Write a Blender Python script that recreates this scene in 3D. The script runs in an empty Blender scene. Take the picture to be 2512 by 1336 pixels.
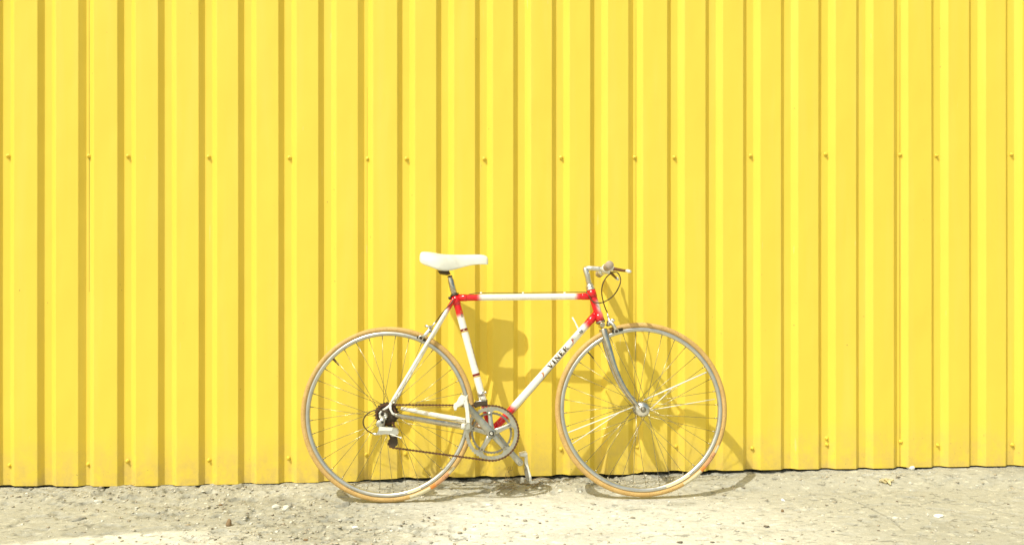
import bpy, math, random
import numpy as np
from mathutils import Vector, Matrix

# ------------------------------------------------------------------ camera, sky, sun, exposure
SC = bpy.context.scene
COL = SC.collection
FPX = 2050.0                      # focal length in photo pixels (photo is 2512 wide)
YAW = math.atan(0.045)
D, H = 3.472, 0.881               # camera: metres in front of the sheet crests, metres above the tyre line
cd = bpy.data.cameras.new('camera'); cam = bpy.data.objects.new('camera', cd); COL.objects.link(cam)
cam.location = (0, -D, H); cam.rotation_euler = (math.radians(90), 0, -YAW)
cd.sensor_width = 36.0; cd.lens = FPX/2512*36.0; cd.clip_end = 2000; cd.clip_start = 0.05
SC.camera = cam

SUN = Vector((0.96, 1.0, -1.90)).normalized()      # direction the light travels
sl = bpy.data.lights.new('sun', 'SUN'); so = bpy.data.objects.new('sun', sl); COL.objects.link(so)
sl.energy = 2.7; sl.angle = math.radians(0.5); sl.color = (1.0, 0.975, 0.88)
so.rotation_euler = SUN.to_track_quat('-Z', 'Y').to_euler(); so.location = (-3, -4, 6)
w = bpy.data.worlds.new("World"); SC.world = w; w.use_nodes = True
nt = w.node_tree
sky = nt.nodes.new('ShaderNodeTexSky'); sky.sky_type = 'NISHITA'; sky.sun_disc = False
sky.sun_elevation = math.asin(-SUN.z); sky.sun_rotation = math.atan2(-SUN.x, -SUN.y)
sky.dust_density = 3.0; sky.air_density = 1.0
bg = nt.nodes['Background']; bg.inputs[1].default_value = 0.15
tint = nt.nodes.new('ShaderNodeMix'); tint.data_type = 'RGBA'; tint.blend_type = 'MULTIPLY'   # hazy, warm-white sky of the whole dome
tint.inputs[0].default_value = 1.0; tint.inputs[7].default_value = (.97, .91, .66, 1)
nt.links.new(sky.outputs[0], tint.inputs[6]); nt.links.new(tint.outputs[2], bg.inputs[0])
SC.view_settings.view_transform = 'Standard'; SC.view_settings.look = 'None'
SC.view_settings.exposure = 0.38; SC.view_settings.gamma = 1.0
SC.view_settings.use_curve_mapping = False

R = random.Random(7)
NR = np.random.RandomState(11)

# ------------------------------------------------------------------ pixel -> place
CAM = Vector((0, -D, H))
FW = Vector((math.sin(YAW), math.cos(YAW), 0)); RT = Vector((math.cos(YAW), -math.sin(YAW), 0)); UP = Vector((0, 0, 1))
def ray(px, py): return (FW*FPX + RT*(px-1256) - UP*(py-668)).normalized()
def on_plane(px, py, p0, n):
    r = ray(px, py); return CAM + r*((p0-CAM).dot(n)/r.dot(n))
def on_wall(px, py, y=0.0): return on_plane(px, py, Vector((0, y, 0)), Vector((0, 1, 0)))

# ------------------------------------------------------------------ noise for real relief
_LAT = NR.rand(256, 256)
def vnoise(x, y):
    x = np.asarray(x, float); y = np.asarray(y, float)
    xi = np.floor(x).astype(int); yi = np.floor(y).astype(int)
    fx = x-xi; fy = y-yi; fx = fx*fx*(3-2*fx); fy = fy*fy*(3-2*fy)
    a = _LAT[xi % 256, yi % 256]; b = _LAT[(xi+1) % 256, yi % 256]
    c = _LAT[xi % 256, (yi+1) % 256]; d = _LAT[(xi+1) % 256, (yi+1) % 256]
    return a*(1-fx)*(1-fy)+b*fx*(1-fy)+c*(1-fx)*fy+d*fx*fy
def fbm(x, y, o=4):
    s = 0; a = .5
    for k in range(o):
        s = s+a*vnoise(x+17.3*k, y+9.1*k); x = x*2.03; y = y*2.03; a *= .5
    return s/(1-.5**o)
def sstep(a, b, x):
    t = np.clip((x-a)/(b-a), 0, 1); return t*t*(3-2*t)

def ground_base(X, Y):
    """smooth lie of the concrete apron: it rises a little to the right and up to the wall"""
    X = np.asarray(X, float); Y = np.asarray(Y, float)
    z = .0086*np.clip(X, -6, 6)
    z = z + (.020+.004*sstep(.55, .7, X)+.006*sstep(.95, 1.3, X)+.004*sstep(-1.3, -1.6, X))*sstep(-.24, -.03, Y) + .012*np.clip(Y+.245, -6, 0)*.6
    return z
def rubble(X, Y):
    """how broken the surface is (crumbled strip at the wall, debris left of the middle)"""
    wall = sstep(-.22, -.04, Y)*(.35+.65*sstep(.35, .6, fbm(X*1.6+5, Y*1.5+3)))*(1-.75*sstep(.55, 1.1, X))
    blob = np.exp(-(((X+.55)/.42)**2+((Y+.62)/.30)**2))
    left = np.exp(-(((X+1.05)/.55)**2+((Y+.22)/.16)**2))*.8
    return np.clip(wall+blob+left, 0, 1)
def polydist(X, Y, pts):
    # wobbly distance to a polyline lying on the ground
    Xw = X+.03*(fbm(X*9, Y*9+3, 3)-.5); Yw = Y+.05*(fbm(X*11+50, Y*11, 3)-.5); d = np.full(np.shape(X), 9.0)
    for (x0, y0), (x1, y1) in zip(pts, pts[1:]):
        L2 = (x1-x0)**2+(y1-y0)**2; t = np.clip(((Xw-x0)*(x1-x0)+(Yw-y0)*(y1-y0))/L2, 0, 1)
        d = np.minimum(d, np.hypot(Xw-x0-t*(x1-x0), Yw-y0-t*(y1-y0)))
    return d
def flat_px(px, py): p = on_plane(px, py, Vector((0, 0, .005)), UP); return (p.x, p.y)
CRACKS = [[flat_px(*q) for q in c] for c in (((1995, 1212), (2070, 1222), (2130, 1248), (2180, 1272), (2215, 1300)), ((2215, 1242), (2300, 1236), (2390, 1242), (2450, 1258), (2505, 1272)))]
def ground_z(X, Y):
    z = ground_base(X, Y)
    r = rubble(X, Y)
    z = z + .006*(fbm(X*3.1, Y*3.1, 3)-.5)*sstep(-.0, -.3, Y)
    z = z + (.0024+.010*r)*(fbm(X*26+3, Y*30, 4)-.5)
    z = z + (.0016+.0085*r)*(fbm(X*80, Y*90+4, 3)-.5)
    ch = fbm(X*16+40, Y*22+7, 3)                       # spalled chips and shallow pits
    z = z - .008*sstep(.64, .67, ch)*(.45+r)
    ch2 = fbm(X*9+80, Y*14+70, 4)
    z = z - .005*sstep(.60, .615, ch2)*(.2+r)
    for pts in CRACKS: z = z-.004*(1-sstep(.001, .006, polydist(X, Y, pts)))
    return z
def gz(x, y): return float(ground_z(np.array([x]), np.array([y]))[0])
def on_ground(px, py):
    z = 0.0
    for _ in range(12):
        p = on_plane(px, py, Vector((0, 0, z)), Vector((0, 0, 1))); z = gz(p.x, p.y)
    return Vector((p.x, p.y, z))

# ------------------------------------------------------------------ materials
def mat(name, col, rough=.5, metal=0.0, spec=.5, coat=0.0):
    m = bpy.data.materials.new(name); m.use_nodes = True
    b = m.node_tree.nodes['Principled BSDF']
    b.inputs['Base Color'].default_value = (*col, 1); b.inputs['Roughness'].default_value = rough
    b.inputs['Metallic'].default_value = metal; b.inputs['Specular IOR Level'].default_value = spec
    b.inputs['Coat Weight'].default_value = coat; b.inputs['Coat Roughness'].default_value = .08
    return m
class N:
    def __init__(s, m): s.t = m.node_tree; s.b = s.t.nodes['Principled BSDF']
    def new(s, typ, **kw):
        n = s.t.nodes.new(typ)
        for k, v in kw.items(): setattr(n, k, v)
        return n
    def link(s, a, b): s.t.links.new(a, b)
    def coord(s, kind='Object', scale=(1, 1, 1)):
        c = s.new('ShaderNodeTexCoord'); mp = s.new('ShaderNodeMapping'); mp.inputs['Scale'].default_value = scale
        s.link(c.outputs[kind], mp.inputs[0]); return mp.outputs[0]
    def noise(s, vec, scale, detail=4, rough=.55):
        n = s.new('ShaderNodeTexNoise'); n.inputs['Scale'].default_value = scale
        n.inputs['Detail'].default_value = detail; n.inputs['Roughness'].default_value = rough
        s.link(vec, n.inputs['Vector']); return n.outputs[0]
    def ramp(s, fac, stops):
        r = s.new('ShaderNodeValToRGB'); e = r.color_ramp.elements
        while len(e) < len(stops): e.new(.5)
        for i, (p, c) in enumerate(stops):
            e[i].position = p; e[i].color = (*c, 1) if len(c) == 3 else c
        s.link(fac, r.inputs[0]); return r.outputs[0]
    def mix(s, fac, a, b, mode='MIX'):
        m = s.new('ShaderNodeMix', data_type='RGBA', blend_type=mode)
        for v, i in ((fac, 0), (a, 6), (b, 7)):
            if isinstance(v, (int, float)): m.inputs[i].default_value = v
            elif isinstance(v, tuple): m.inputs[i].default_value = (*v, 1)
            else: s.link(v, m.inputs[i])
        return m.outputs[2]
    def math(s, op, a, b=None, clamp=False):
        m = s.new('ShaderNodeMath', operation=op); m.use_clamp = clamp
        for i, v in enumerate((a, b)):
            if v is None: continue
            if isinstance(v, (int, float)): m.inputs[i].default_value = v
            else: s.link(v, m.inputs[i])
        return m.outputs[0]
    def bump(s, h, dist, strength=1.0):
        b = s.new('ShaderNodeBump'); b.inputs['Distance'].default_value = dist; b.inputs['Strength'].default_value = strength
        s.link(h, b.inputs['Height']); s.link(b.outputs[0], s.b.inputs['Normal'])
def worn(m, scale, amount, roughvar=.12):
    """break up a plain colour with grime and uneven gloss"""
    n = N(m); base = tuple(n.b.inputs['Base Color'].default_value)[:3]; r0 = n.b.inputs['Roughness'].default_value
    v = n.coord(); a = n.noise(v, scale, 5, .65)
    f = n.ramp(a, [(.45, (0, 0, 0)), (.72, (1, 1, 1))])
    n.link(n.mix(n.math('MULTIPLY', f, amount), base, tuple(c*.38+.02*k for c, k in zip(base, (1.6, 1.1, .5)))), n.b.inputs['Base Color'])
    n.link(n.math('ADD', n.math('MULTIPLY', n.noise(v, scale*2.3, 3), roughvar*2), max(0, r0-roughvar)), n.b.inputs['Roughness'])
    return m

M = {}
# yellow painted sheet steel: chalked gloss paint, splash dirt near the ground, a few scuffs
m = mat('yellow_sheet_paint', (.80, .60, .045), .45, 0, .30); n = N(m); v = n.coord()
c = n.new('ShaderNodeTexCoord'); sx = n.new('ShaderNodeSeparateXYZ'); n.link(c.outputs['Object'], sx.inputs[0])
big = n.noise(n.coord(scale=(1, 1, .35)), 1.1, 3)
fine = n.noise(v, 420, 2)
col = n.mix(n.math('MULTIPLY', big, .5), (.83, .634, .082), (.78, .590, .070))
col = n.mix(n.math('MULTIPLY', fine, .10), col, (.62, .42, .05))
chalk = n.ramp(n.noise(n.coord(scale=(6, 6, .45)), 2.4, 5), [(.50, (0, 0, 0)), (.75, (1, 1, 1))])
col = n.mix(n.math('MULTIPLY', chalk, .16), col, (.84, .67, .20))
hgt = n.math('SUBTRACT', sx.outputs[2], n.math('MULTIPLY', sx.outputs[0], .0086))
low = n.new('ShaderNodeMapRange'); low.inputs[1].default_value = .24; low.inputs[2].default_value = .025; low.clamp = True
n.link(hgt, low.inputs[0])
spl = n.noise(n.coord(scale=(1, 1, .8)), 16, 6, .7)
dirt = n.math('MULTIPLY', low.outputs[0], n.ramp(spl, [(.35, (0, 0, 0)), (.68, (1, 1, 1))]))
col = n.mix(n.math('MULTIPLY', dirt, .68), col, (.50, .36, .17))
spk = n.ramp(n.noise(n.coord(scale=(1, 1, .8)), 95, 3, .6), [(.69, (0, 0, 0)), (.73, (1, 1, 1))])
low2 = n.new('ShaderNodeMapRange'); low2.inputs[1].default_value = .26; low2.inputs[2].default_value = .03; low2.clamp = True
n.link(hgt, low2.inputs[0])
col = n.mix(n.math('MULTIPLY', n.math('MULTIPLY', spk, low2.outputs[0]), .85), col, (.20, .14, .06))
dots = n.ramp(n.noise(v, 60, 1, .5), [(.80, (0, 0, 0)), (.82, (1, 1, 1))])
col = n.mix(n.math('MULTIPLY', dots, .6), col, (.35, .24, .06))
scr = n.ramp(n.noise(n.coord(scale=(9, 9, 1.1)), 7, 2, .4), [(.76, (0, 0, 0)), (.79, (1, 1, 1))])
col = n.mix(n.math('MULTIPLY', scr, .25), col, (.80, .72, .50))
n.link(col, n.b.inputs['Base Color'])
n.link(n.math('ADD', n.math('MULTIPLY', n.noise(v, 30, 4), .18), .34), n.b.inputs['Roughness'])
h1 = n.math('MULTIPLY', n.noise(n.coord(scale=(1, 1, .45)), 5.0, 2), 1.0)
h2 = n.math('MULTIPLY', fine, .012)
n.bump(n.math('ADD', h1, h2), .010, .9)
M['yellow'] = m
M['screw'] = worn(mat('yellow_screw_paint', (.80, .60, .07), .4, 0, .4), 300, .35)
M['seam_strip'] = mat('dark_seam_strip', (.16, .12, .02), .7)
M['dark_gap'] = mat('dark_gap_backing', (.03, .02, .012), .8)

# concrete: colour painted per vertex (stains, pale skim, dust, shade in hollows), fine grain in the shader
m = mat('weathered_concrete', (.5, .48, .38), .92, 0, .2); n = N(m)
at = n.new('ShaderNodeVertexColor', layer_name='stain_and_shade')
g1 = n.noise(n.coord(), 55, 6, .7); g2 = n.noise(n.coord(), 340, 3, .6)
col = n.mix(n.ramp(g1, [(.36, (0, 0, 0)), (.66, (1, 1, 1))]), n.mix(1.0, at.outputs[0], (.88, .87, .84), 'MULTIPLY'), at.outputs[0])
col = n.mix(n.ramp(g2, [(.30, (1, 1, 1)), (.45, (0, 0, 0))]), col, n.mix(1.0, col, (.62, .60, .55), 'MULTIPLY'))
fl = n.ramp(n.noise(n.coord(scale=(1, 1.5, 1)), 70, 2, .5), [(.73, (0, 0, 0)), (.76, (1, 1, 1))])
col = n.mix(n.math('MULTIPLY', fl, .55), col, (.30, .28, .22))
fl2 = n.ramp(n.noise(n.coord(scale=(1, 1.4, 1)), 48, 2, .5), [(.71, (0, 0, 0)), (.73, (1, 1, 1))])
col = n.mix(n.math('MULTIPLY', fl2, .6), col, (.86, .84, .74))
n.link(col, n.b.inputs['Base Color'])
n.bump(n.math('ADD', g1, n.math('MULTIPLY', g2, .35)), .004, .8)
M['concrete'] = m

# frame paint: white fading to red where the 'paint' attribute says so
m = mat('frame_paint', (.86, .85, .80), .22, 0, .5, .6); n = N(m)
a = n.new('ShaderNodeAttribute', attribute_name='paint')
v = n.coord()
grime = n.ramp(n.noise(v, 38, 5, .7), [(.52, (0, 0, 0)), (.74, (1, 1, 1))])
wcol = n.mix(n.math('MULTIPLY', grime, .28), (.87, .86, .80), (.50, .42, .26))
chips = n.ramp(n.noise(v, 210, 2, .5), [(.72, (0, 0, 0)), (.74, (1, 1, 1))])
wcol = n.mix(n.math('MULTIPLY', chips, .5), wcol, (.35, .28, .20))
rcol = n.mix(n.math('MULTIPLY', grime, .25), (.74, .003, .010), (.40, .008, .010))
n.link(n.mix(a.outputs['Fac'], wcol, rcol), n.b.inputs['Base Color'])
M['paint'] = m
M['chrome'] = worn(mat('chrome', (.62, .57, .48), .10, 1), 60, .45, .05)
M['silver'] = worn(mat('brushed_aluminium', (.74, .73, .69), .34, 1), 45, .3, .1)
M['alu_matt'] = worn(mat('dull_cast_aluminium', (.52, .51, .45), .36, .8), 50, .5, .1)
M['rim'] = worn(mat('rim_aluminium', (.60, .60, .57), .33, .85), 30, .3, .1)
M['spoke'] = mat('steel_spoke', (.36, .33, .24), .27, 1.0)
M['dark_metal'] = worn(mat('oily_dark_steel', (.085, .062, .042), .5, .5), 70, .6)
M['rust'] = worn(mat('rusty_chain', (.13, .060, .030), .62, .4), 160, .7)
M['steel_dark'] = worn(mat('grey_steel', (.30, .28, .24), .4, .8), 60, .5)
m = mat('tan_tyre_rubber', (.56, .34, .12), .6, 0, .3); n = N(m); v = n.coord()
t = n.mix(n.ramp(n.noise(v, 22, 5, .65), [(.35, (0, 0, 0)), (.7, (1, 1, 1))]), (.60, .405, .155), (.49, .315, .11))
n.link(n.mix(n.ramp(n.noise(v, 260, 3), [(.55, (0, 0, 0)), (.7, (1, 1, 1))]), t, (.38, .19, .06)), n.b.inputs['Base Color'])
n.bump(n.noise(v, 300, 3), .001, .6)
M['tyre'] = m
M['white_plastic'] = worn(mat('white_plastic', (.80, .80, .74), .38), 60, .3)
m = mat('white_saddle_vinyl', (.80, .80, .73), .34, 0, .5); n = N(m); v = n.coord()
n.link(n.mix(n.ramp(n.noise(v, 26, 5, .6), [(.5, (0, 0, 0)), (.78, (1, 1, 1))]), (.74, .74, .66), (.62, .60, .50)), n.b.inputs['Base Color'])
n.bump(n.noise(v, 480, 2), .0006, .5)
M['saddle'] = m
M['black'] = mat('black_rubber', (.03, .027, .02), .5)
M['cable'] = mat('dark_brown_cable_housing', (.07, .045, .018), .42)
M['cork'] = worn(mat('taupe_grip_tape', (.42, .34, .26), .7), 60, .4)
M['lever_brown'] = mat('dark_brown_lever_hood', (.12, .05, .03), .45)
M['ink'] = mat('black_lettering', (.03, .022, .012), .35)
M['gold'] = mat('gold_lettering', (.65, .42, .06), .35)
M['maroon'] = mat('maroon_band', (.20, .018, .012), .35)
M['slash'] = mat('orange_red_mark', (.55, .11, .03), .35)
M['orange'] = mat('orange_tyre_label', (.74, .26, .05), .5)
M['pink'] = mat('faded_red_tyre_label', (.62, .32, .15), .5)
M['label_white'] = mat('pale_tyre_label', (.68, .62, .42), .5)
M['label_ink'] = mat('label_lettering', (.16, .10, .07), .5)
M['stone_grey'] = worn(mat('grey_stone', (.34, .33, .28), .9, 0, .2), 90, .5)
M['stone_pale'] = worn(mat('pale_stone', (.66, .65, .57), .85, 0, .2), 90, .3)
M['stone_white'] = mat('white_stone', (.82, .82, .80), .8, 0, .2)
M['stone_brown'] = worn(mat('brown_stone', (.27, .19, .11), .85, 0, .2), 90, .5)
M['leaf'] = mat('dry_yellow_leaf', (.60, .52, .30), .7)
M['straw'] = mat('dry_stalk', (.34, .24, .11), .8)
m = mat('gravel', (.4, .38, .3), .9, 0, .2); n = N(m)
a = n.new('ShaderNodeVertexColor', layer_name='stain_and_shade'); n.link(a.outputs[0], n.b.inputs['Base Color'])
M['gravel'] = m

# ------------------------------------------------------------------ mesh builder
def frame_from(t, ref=Vector((0, 1, 0))):
    t = t.normalized()
    if abs(t.dot(ref)) > .95: ref = Vector((1, 0, 0))
    a = (ref-t*ref.dot(t)).normalized(); return a, t.cross(a)
def catmull(pts, k=6):
    if len(pts) < 3: return list(pts)
    P = [pts[0]*2-pts[1]]+list(pts)+[pts[-1]*2-pts[-2]]; out = []
    for i in range(1, len(P)-2):
        for j in range(k):
            t = j/k; a, b, c, d = P[i-1], P[i], P[i+1], P[i+2]
            out.append(.5*((2*b)+(c-a)*t+(2*a-5*b+4*c-d)*t*t+(3*b-a-3*c+d)*t**3))
    out.append(pts[-1]); return out
class MB:
    def __init__(s): s.v = []; s.f = []; s.smooth = []
    def add(s, vs, fs, smooth=True):
        o = len(s.v); s.v += [Vector(p) for p in vs]; s.f += [tuple(i+o for i in f) for f in fs]; s.smooth += [smooth]*len(fs); return s
    def tube(s, pts, r, n=12, caps=True, flat=1.0):
        """flat<1 squashes the section along the frame's first axis (local y)"""
        pts = [Vector(p) for p in pts]; k = len(pts)
        rr = r if isinstance(r, (list, tuple)) else [r]*k
        if len(rr) != k: rr = [rr[0]+(rr[-1]-rr[0])*i/(k-1) for i in range(k)]
        vs = []; a = None
        for i, p in enumerate(pts):
            t = (pts[min(i+1, k-1)]-pts[max(i-1, 0)]).normalized()
            if a is None: a, b = frame_from(t)
            else: a = (a-t*a.dot(t)).normalized(); b = t.cross(a)
            for j in range(n):
                q = 2*math.pi*j/n; vs.append(p+(a*math.cos(q)*flat+b*math.sin(q))*rr[i])
        fs = [(i*n+j, i*n+(j+1) % n, (i+1)*n+(j+1) % n, (i+1)*n+j) for i in range(k-1) for j in range(n)]
        s.add(vs, fs)
        if caps:
            o = len(s.v)-len(vs)
            s.f += [tuple(o+j for j in reversed(range(n))), tuple(o+(k-1)*n+j for j in range(n))]; s.smooth += [False, False]
        return s
    def lathe(s, c, axis, prof, n=24, closed=False):
        """prof: (distance along axis, radius)"""
        c = Vector(c); ax = Vector(axis).normalized(); a, b = frame_from(ax, Vector((0, 0, 1)))
        vs = [c+ax*d+(a*math.cos(2*math.pi*j/n)+b*math.sin(2*math.pi*j/n))*r for d, r in prof for j in range(n)]
        k = len(prof); fs = []
        for i in range(k if closed else k-1):
            i2 = (i+1) % k
            fs += [(i*n+j, i*n+(j+1) % n, i2*n+(j+1) % n, i2*n+j) for j in range(n)]
        return s.add(vs, fs)
    def cyl(s, c, axis, r, h0, h1, n=20, bev=.0):
        b = bev or min(r, abs(h1-h0))*.15
        return s.lathe(c, axis, [(h0, 0.00001), (h0, r-b), (h0+b, r), (h1-b, r), (h1, r-b), (h1, 0.00001)], n)
    def prism(s, poly, y0, y1, bev=0.0):
        """polygon in local x,z, extruded from y0 to y1, with a small chamfer"""
        k = len(poly); cx = sum(p[0] for p in poly)/k; cz = sum(p[1] for p in poly)/k
        def ring(y, ins):
            out = []
            for x, z in poly:
                dx, dz = x-cx, z-cz; L = math.hypot(dx, dz) or 1
                out.append((x-dx/L*ins, y, z-dz/L*ins))
            return out
        b = bev or abs(y1-y0)*.12; sg = 1 if y1 > y0 else -1
        rings = [ring(y0, b), ring(y0+sg*b, 0), ring(y1-sg*b, 0), ring(y1, b)]
        vs = [p for r in rings for p in r]; fs = []
        for i in range(3): fs += [(i*k+j, i*k+(j+1) % k, (i+1)*k+(j+1) % k, (i+1)*k+j) for j in range(k)]
        fs += [tuple(reversed(range(k))), tuple(3*k+j for j in range(k))]
        return s.add(vs, fs, False)
    def ring_plate(s, c, ri, ro, y0, y1, n=72, teeth=0, tooth=.0):
        """flat annulus about the y axis; ri / ro may be functions of angle"""
        vs = []; fi = ri if callable(ri) else (lambda q: ri); fo = ro if callable(ro) else (lambda q: ro)
        for j in range(n):
            q = 2*math.pi*j/n; a, b = fi(q), fo(q); cq, sq = math.cos(q), math.sin(q)
            for r, y in ((a, y0), (b, y0), (b, y1), (a, y1)): vs.append((c[0]+r*cq, y, c[2]+r*sq))
        fs = []
        for j in range(n):
            k = (j+1) % n
            for e in range(4): fs.append((j*4+e, j*4+(e+1) % 4, k*4+(e+1) % 4, k*4+e))
        return s.add(vs, fs, False)
    def mesh(s, name, paint=None):
        me = bpy.data.meshes.new(name); me.from_pydata([tuple(p) for p in s.v], [], s.f); me.validate()
        for p, sm in zip(me.polygons, s.smooth): p.use_smooth = sm
        import bmesh
        bm = bmesh.new(); bm.from_mesh(me); bmesh.ops.recalc_face_normals(bm, faces=bm.faces); bm.to_mesh(me); bm.free()
        if paint:
            at = me.attributes.new('paint', 'FLOAT', 'POINT')
            at.data.foreach_set('value', [paint(p) for p in s.v])
        return me
    def build(s, name, material, parent=None, paint=None, origin=None):
        if origin is not None:
            origin = Vector(origin); s.v = [p-origin for p in s.v]
            if paint: p0 = paint; paint = lambda q: p0(q+origin)
        o = bpy.data.objects.new(name, s.mesh(name, paint)); COL.objects.link(o)
        if material: o.data.materials.append(material)
        if parent: o.parent = parent
        if origin is not None: o.location = origin
        return o
def tag(o, label=None, cat=None, group=None, kind=None):
    for k, v in (('label', label), ('category', cat), ('group', group), ('kind', kind)):
        if v: o[k] = v
    return o

# ------------------------------------------------------------------ ground
def spaced(fine0, fine1, step, far):
    a = list(np.arange(fine0, fine1+1e-6, step)); lo = [fine0]; hi = [fine1]; s = step
    while hi[-1] < far: s *= 1.35; hi.append(hi[-1]+s)
    s = step
    while lo[-1] > -far: s *= 1.35; lo.append(lo[-1]-s)
    return np.array(lo[:0:-1]+a+hi[1:])
gx = spaced(-2.35, 2.45, .0055, 400)
gy = spaced(-1.02, .06, .0055, 400)
XX, YY = np.meshgrid(gx, gy, indexing='ij')
ZZ = ground_z(XX, YY)
nx, ny = XX.shape
co = np.stack([XX, YY, ZZ], -1).reshape(-1, 3)
idx = np.arange(nx*ny).reshape(nx, ny)
quads = np.stack([idx[:-1, :-1], idx[1:, :-1], idx[1:, 1:], idx[:-1, 1:]], -1).reshape(-1, 4)
me = bpy.data.meshes.new('ground'); me.vertices.add(len(co)); me.vertices.foreach_set('co', co.ravel())
me.loops.add(quads.size); me.loops.foreach_set('vertex_index', quads.ravel().astype(np.int32))
me.polygons.add(len(quads)); me.polygons.foreach_set('loop_start', np.arange(0, quads.size, 4, dtype=np.int32))
me.polygons.foreach_set('loop_total', np.full(len(quads), 4, dtype=np.int32)); me.update(calc_edges=True)
me.polygons.foreach_set('use_smooth', np.ones(len(quads), bool))
def ground_colour(X, Y):
    n1 = fbm(X*1.3+11, Y*2.2+4, 5); n2 = fbm(X*5+30, Y*9+2, 5); n3 = fbm(X*22+3, Y*40+9, 4); r = rubble(X, Y)
    pale = np.array([.70, .705, .65]); mid = np.array([.445, .443, .385]); dust = np.array([.405, .395, .325])
    # a pale skim in the lower left, the middle and along the wheels, greyer on the right and far left
    e = .16*(n2-.5)
    w1 = 1.3*np.exp(-(((X+1.0)/.60)**2+((Y+.78)/.24)**2)**2)
    w2 = np.exp(-(((X-.40)/.85)**2+((Y+.70)/.60)**2)**2)*.9
    w3 = np.exp(-(((X+.95)/.40)**2+((Y+.10)/.07)**2))*.7
    p = np.clip(sstep(.25, .6, w1+e*2)+w2*sstep(.3, .6, .5+n2-.5+.2)+w3+.7*(n1-.5), 0, 1)
    c = mid+(pale-mid)*p[..., None]
    c = c+(dust-c)*np.clip(r*1.1-.15+.5*(n2-.5), 0, .95)[..., None]
    c = c*(.93+.14*n3)[..., None]
    st = sstep(.62, .74, fbm(X*2.6+60, Y*4.5+31, 4))          # damp grey stains
    c = c*(1-.13*st)[..., None]
    for pts in CRACKS: c = c*(1-.35*(1-sstep(.002, .007, polydist(X, Y, pts))))[..., None]
    ch = fbm(X*16+40, Y*22+7, 3); c = c*(1-.22*sstep(.64, .67, ch)*(.4+.6*r))[..., None]      # shade painted into the chipped hollows
    gr = fbm(X*48+9, Y*75+21, 3); gk = .35+.65*r; c = c*(1-.13*gk*sstep(.60, .68, gr)+.12*gk*sstep(.42, .34, gr))[..., None]; gk2 = fbm(X*34+90, Y*60+12, 3); c = c*(1-.42*sstep(.735, .76, gk2)+.25*sstep(.275, .25, gk2))[..., None]
    return np.clip(c, .05, .85)
cc = ground_colour(XX, YY).reshape(-1, 3)
ca = me.color_attributes.new('stain_and_shade', 'FLOAT_COLOR', 'POINT')
ca.data.foreach_set('color', np.concatenate([cc, np.ones((len(cc), 1))], 1).ravel())
go = bpy.data.objects.new('ground', me); COL.objects.link(go); me.materials.append(M['concrete']); go['kind'] = 'structure'

# ------------------------------------------------------------------ corrugated wall
DEP = .0200                                             # depth of the corrugation
lefts = [91.2, 191.6, 287.4, 387.3, 487, 583.8, 682.7, 780.5, 877.6, 974, 1069.8, 1165, 1258.9, 1353.6, 1447.6, 1541,
         1636.5, 1730.5, 1823, 1915.5, 2007.5, 2100, 2192.5, 2284.6, 2377, 2467]
fold = [on_wall(p, 10).x for p in lefts]                # where each dark flank starts
seam_after = {1, 8, 15, 22}                             # flanks that end a sheet
P = .1655
while fold[0] > -6.2:
    fold.insert(0, fold[0]-P); seam_after = {k+1 for k in seam_after}
while fold[-1] < 6.2: fold.append(fold[-1]+P)
s0 = min(seam_after)
k = s0-7
while k > 0: seam_after.add(k); k -= 7
k = max(seam_after)+7
while k < len(fold)-1: seam_after.add(k); k += 7
FLAT_D, VAL, FLAT_B = .0200, .0300, .0245
def flank(i):                                           # x positions: crest end, valley start, valley end, next crest start
    x = fold[i]
    if i in seam_after: return x, x+.0240, x+.0405, x+.0405+.0225
    return x, x+FLAT_D, x+FLAT_D+VAL, x+FLAT_D+VAL+FLAT_B
ZTOP = 3.3
wall = bpy.data.objects.new('corrugated_wall', None); COL.objects.link(wall)
tag(wall, 'bright yellow corrugated sheet steel wall of raised vertical ribs behind the bicycle', 'wall')
sheets = sorted(seam_after); sheets = list(zip(sheets[:-1], sheets[1:]))
bottom_px = [(64, 1191), (250, 1192), (433, 1190.7), (600, 1186), (660, 1185), (750, 1183), (880, 1179.7), (940, 1173.6), (1050, 1171),
             (1150, 1169), (1330, 1166.5), (1440, 1163.5), (1565, 1162.5), (1575, 1156), (1700, 1155), (1800, 1153), (1900, 1151.5),
             (2000, 1149.5), (2100, 1148.7), (2200, 1147.2), (2212, 1145.5), (2350, 1144), (2450, 1142.5)]
bx = []; bz = []
for p in bottom_px:
    q = on_wall(*p); bx.append(q.x); bz.append(q.z)
def bottom_z(x): return float(np.interp(x, bx, bz))
panels = []
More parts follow.
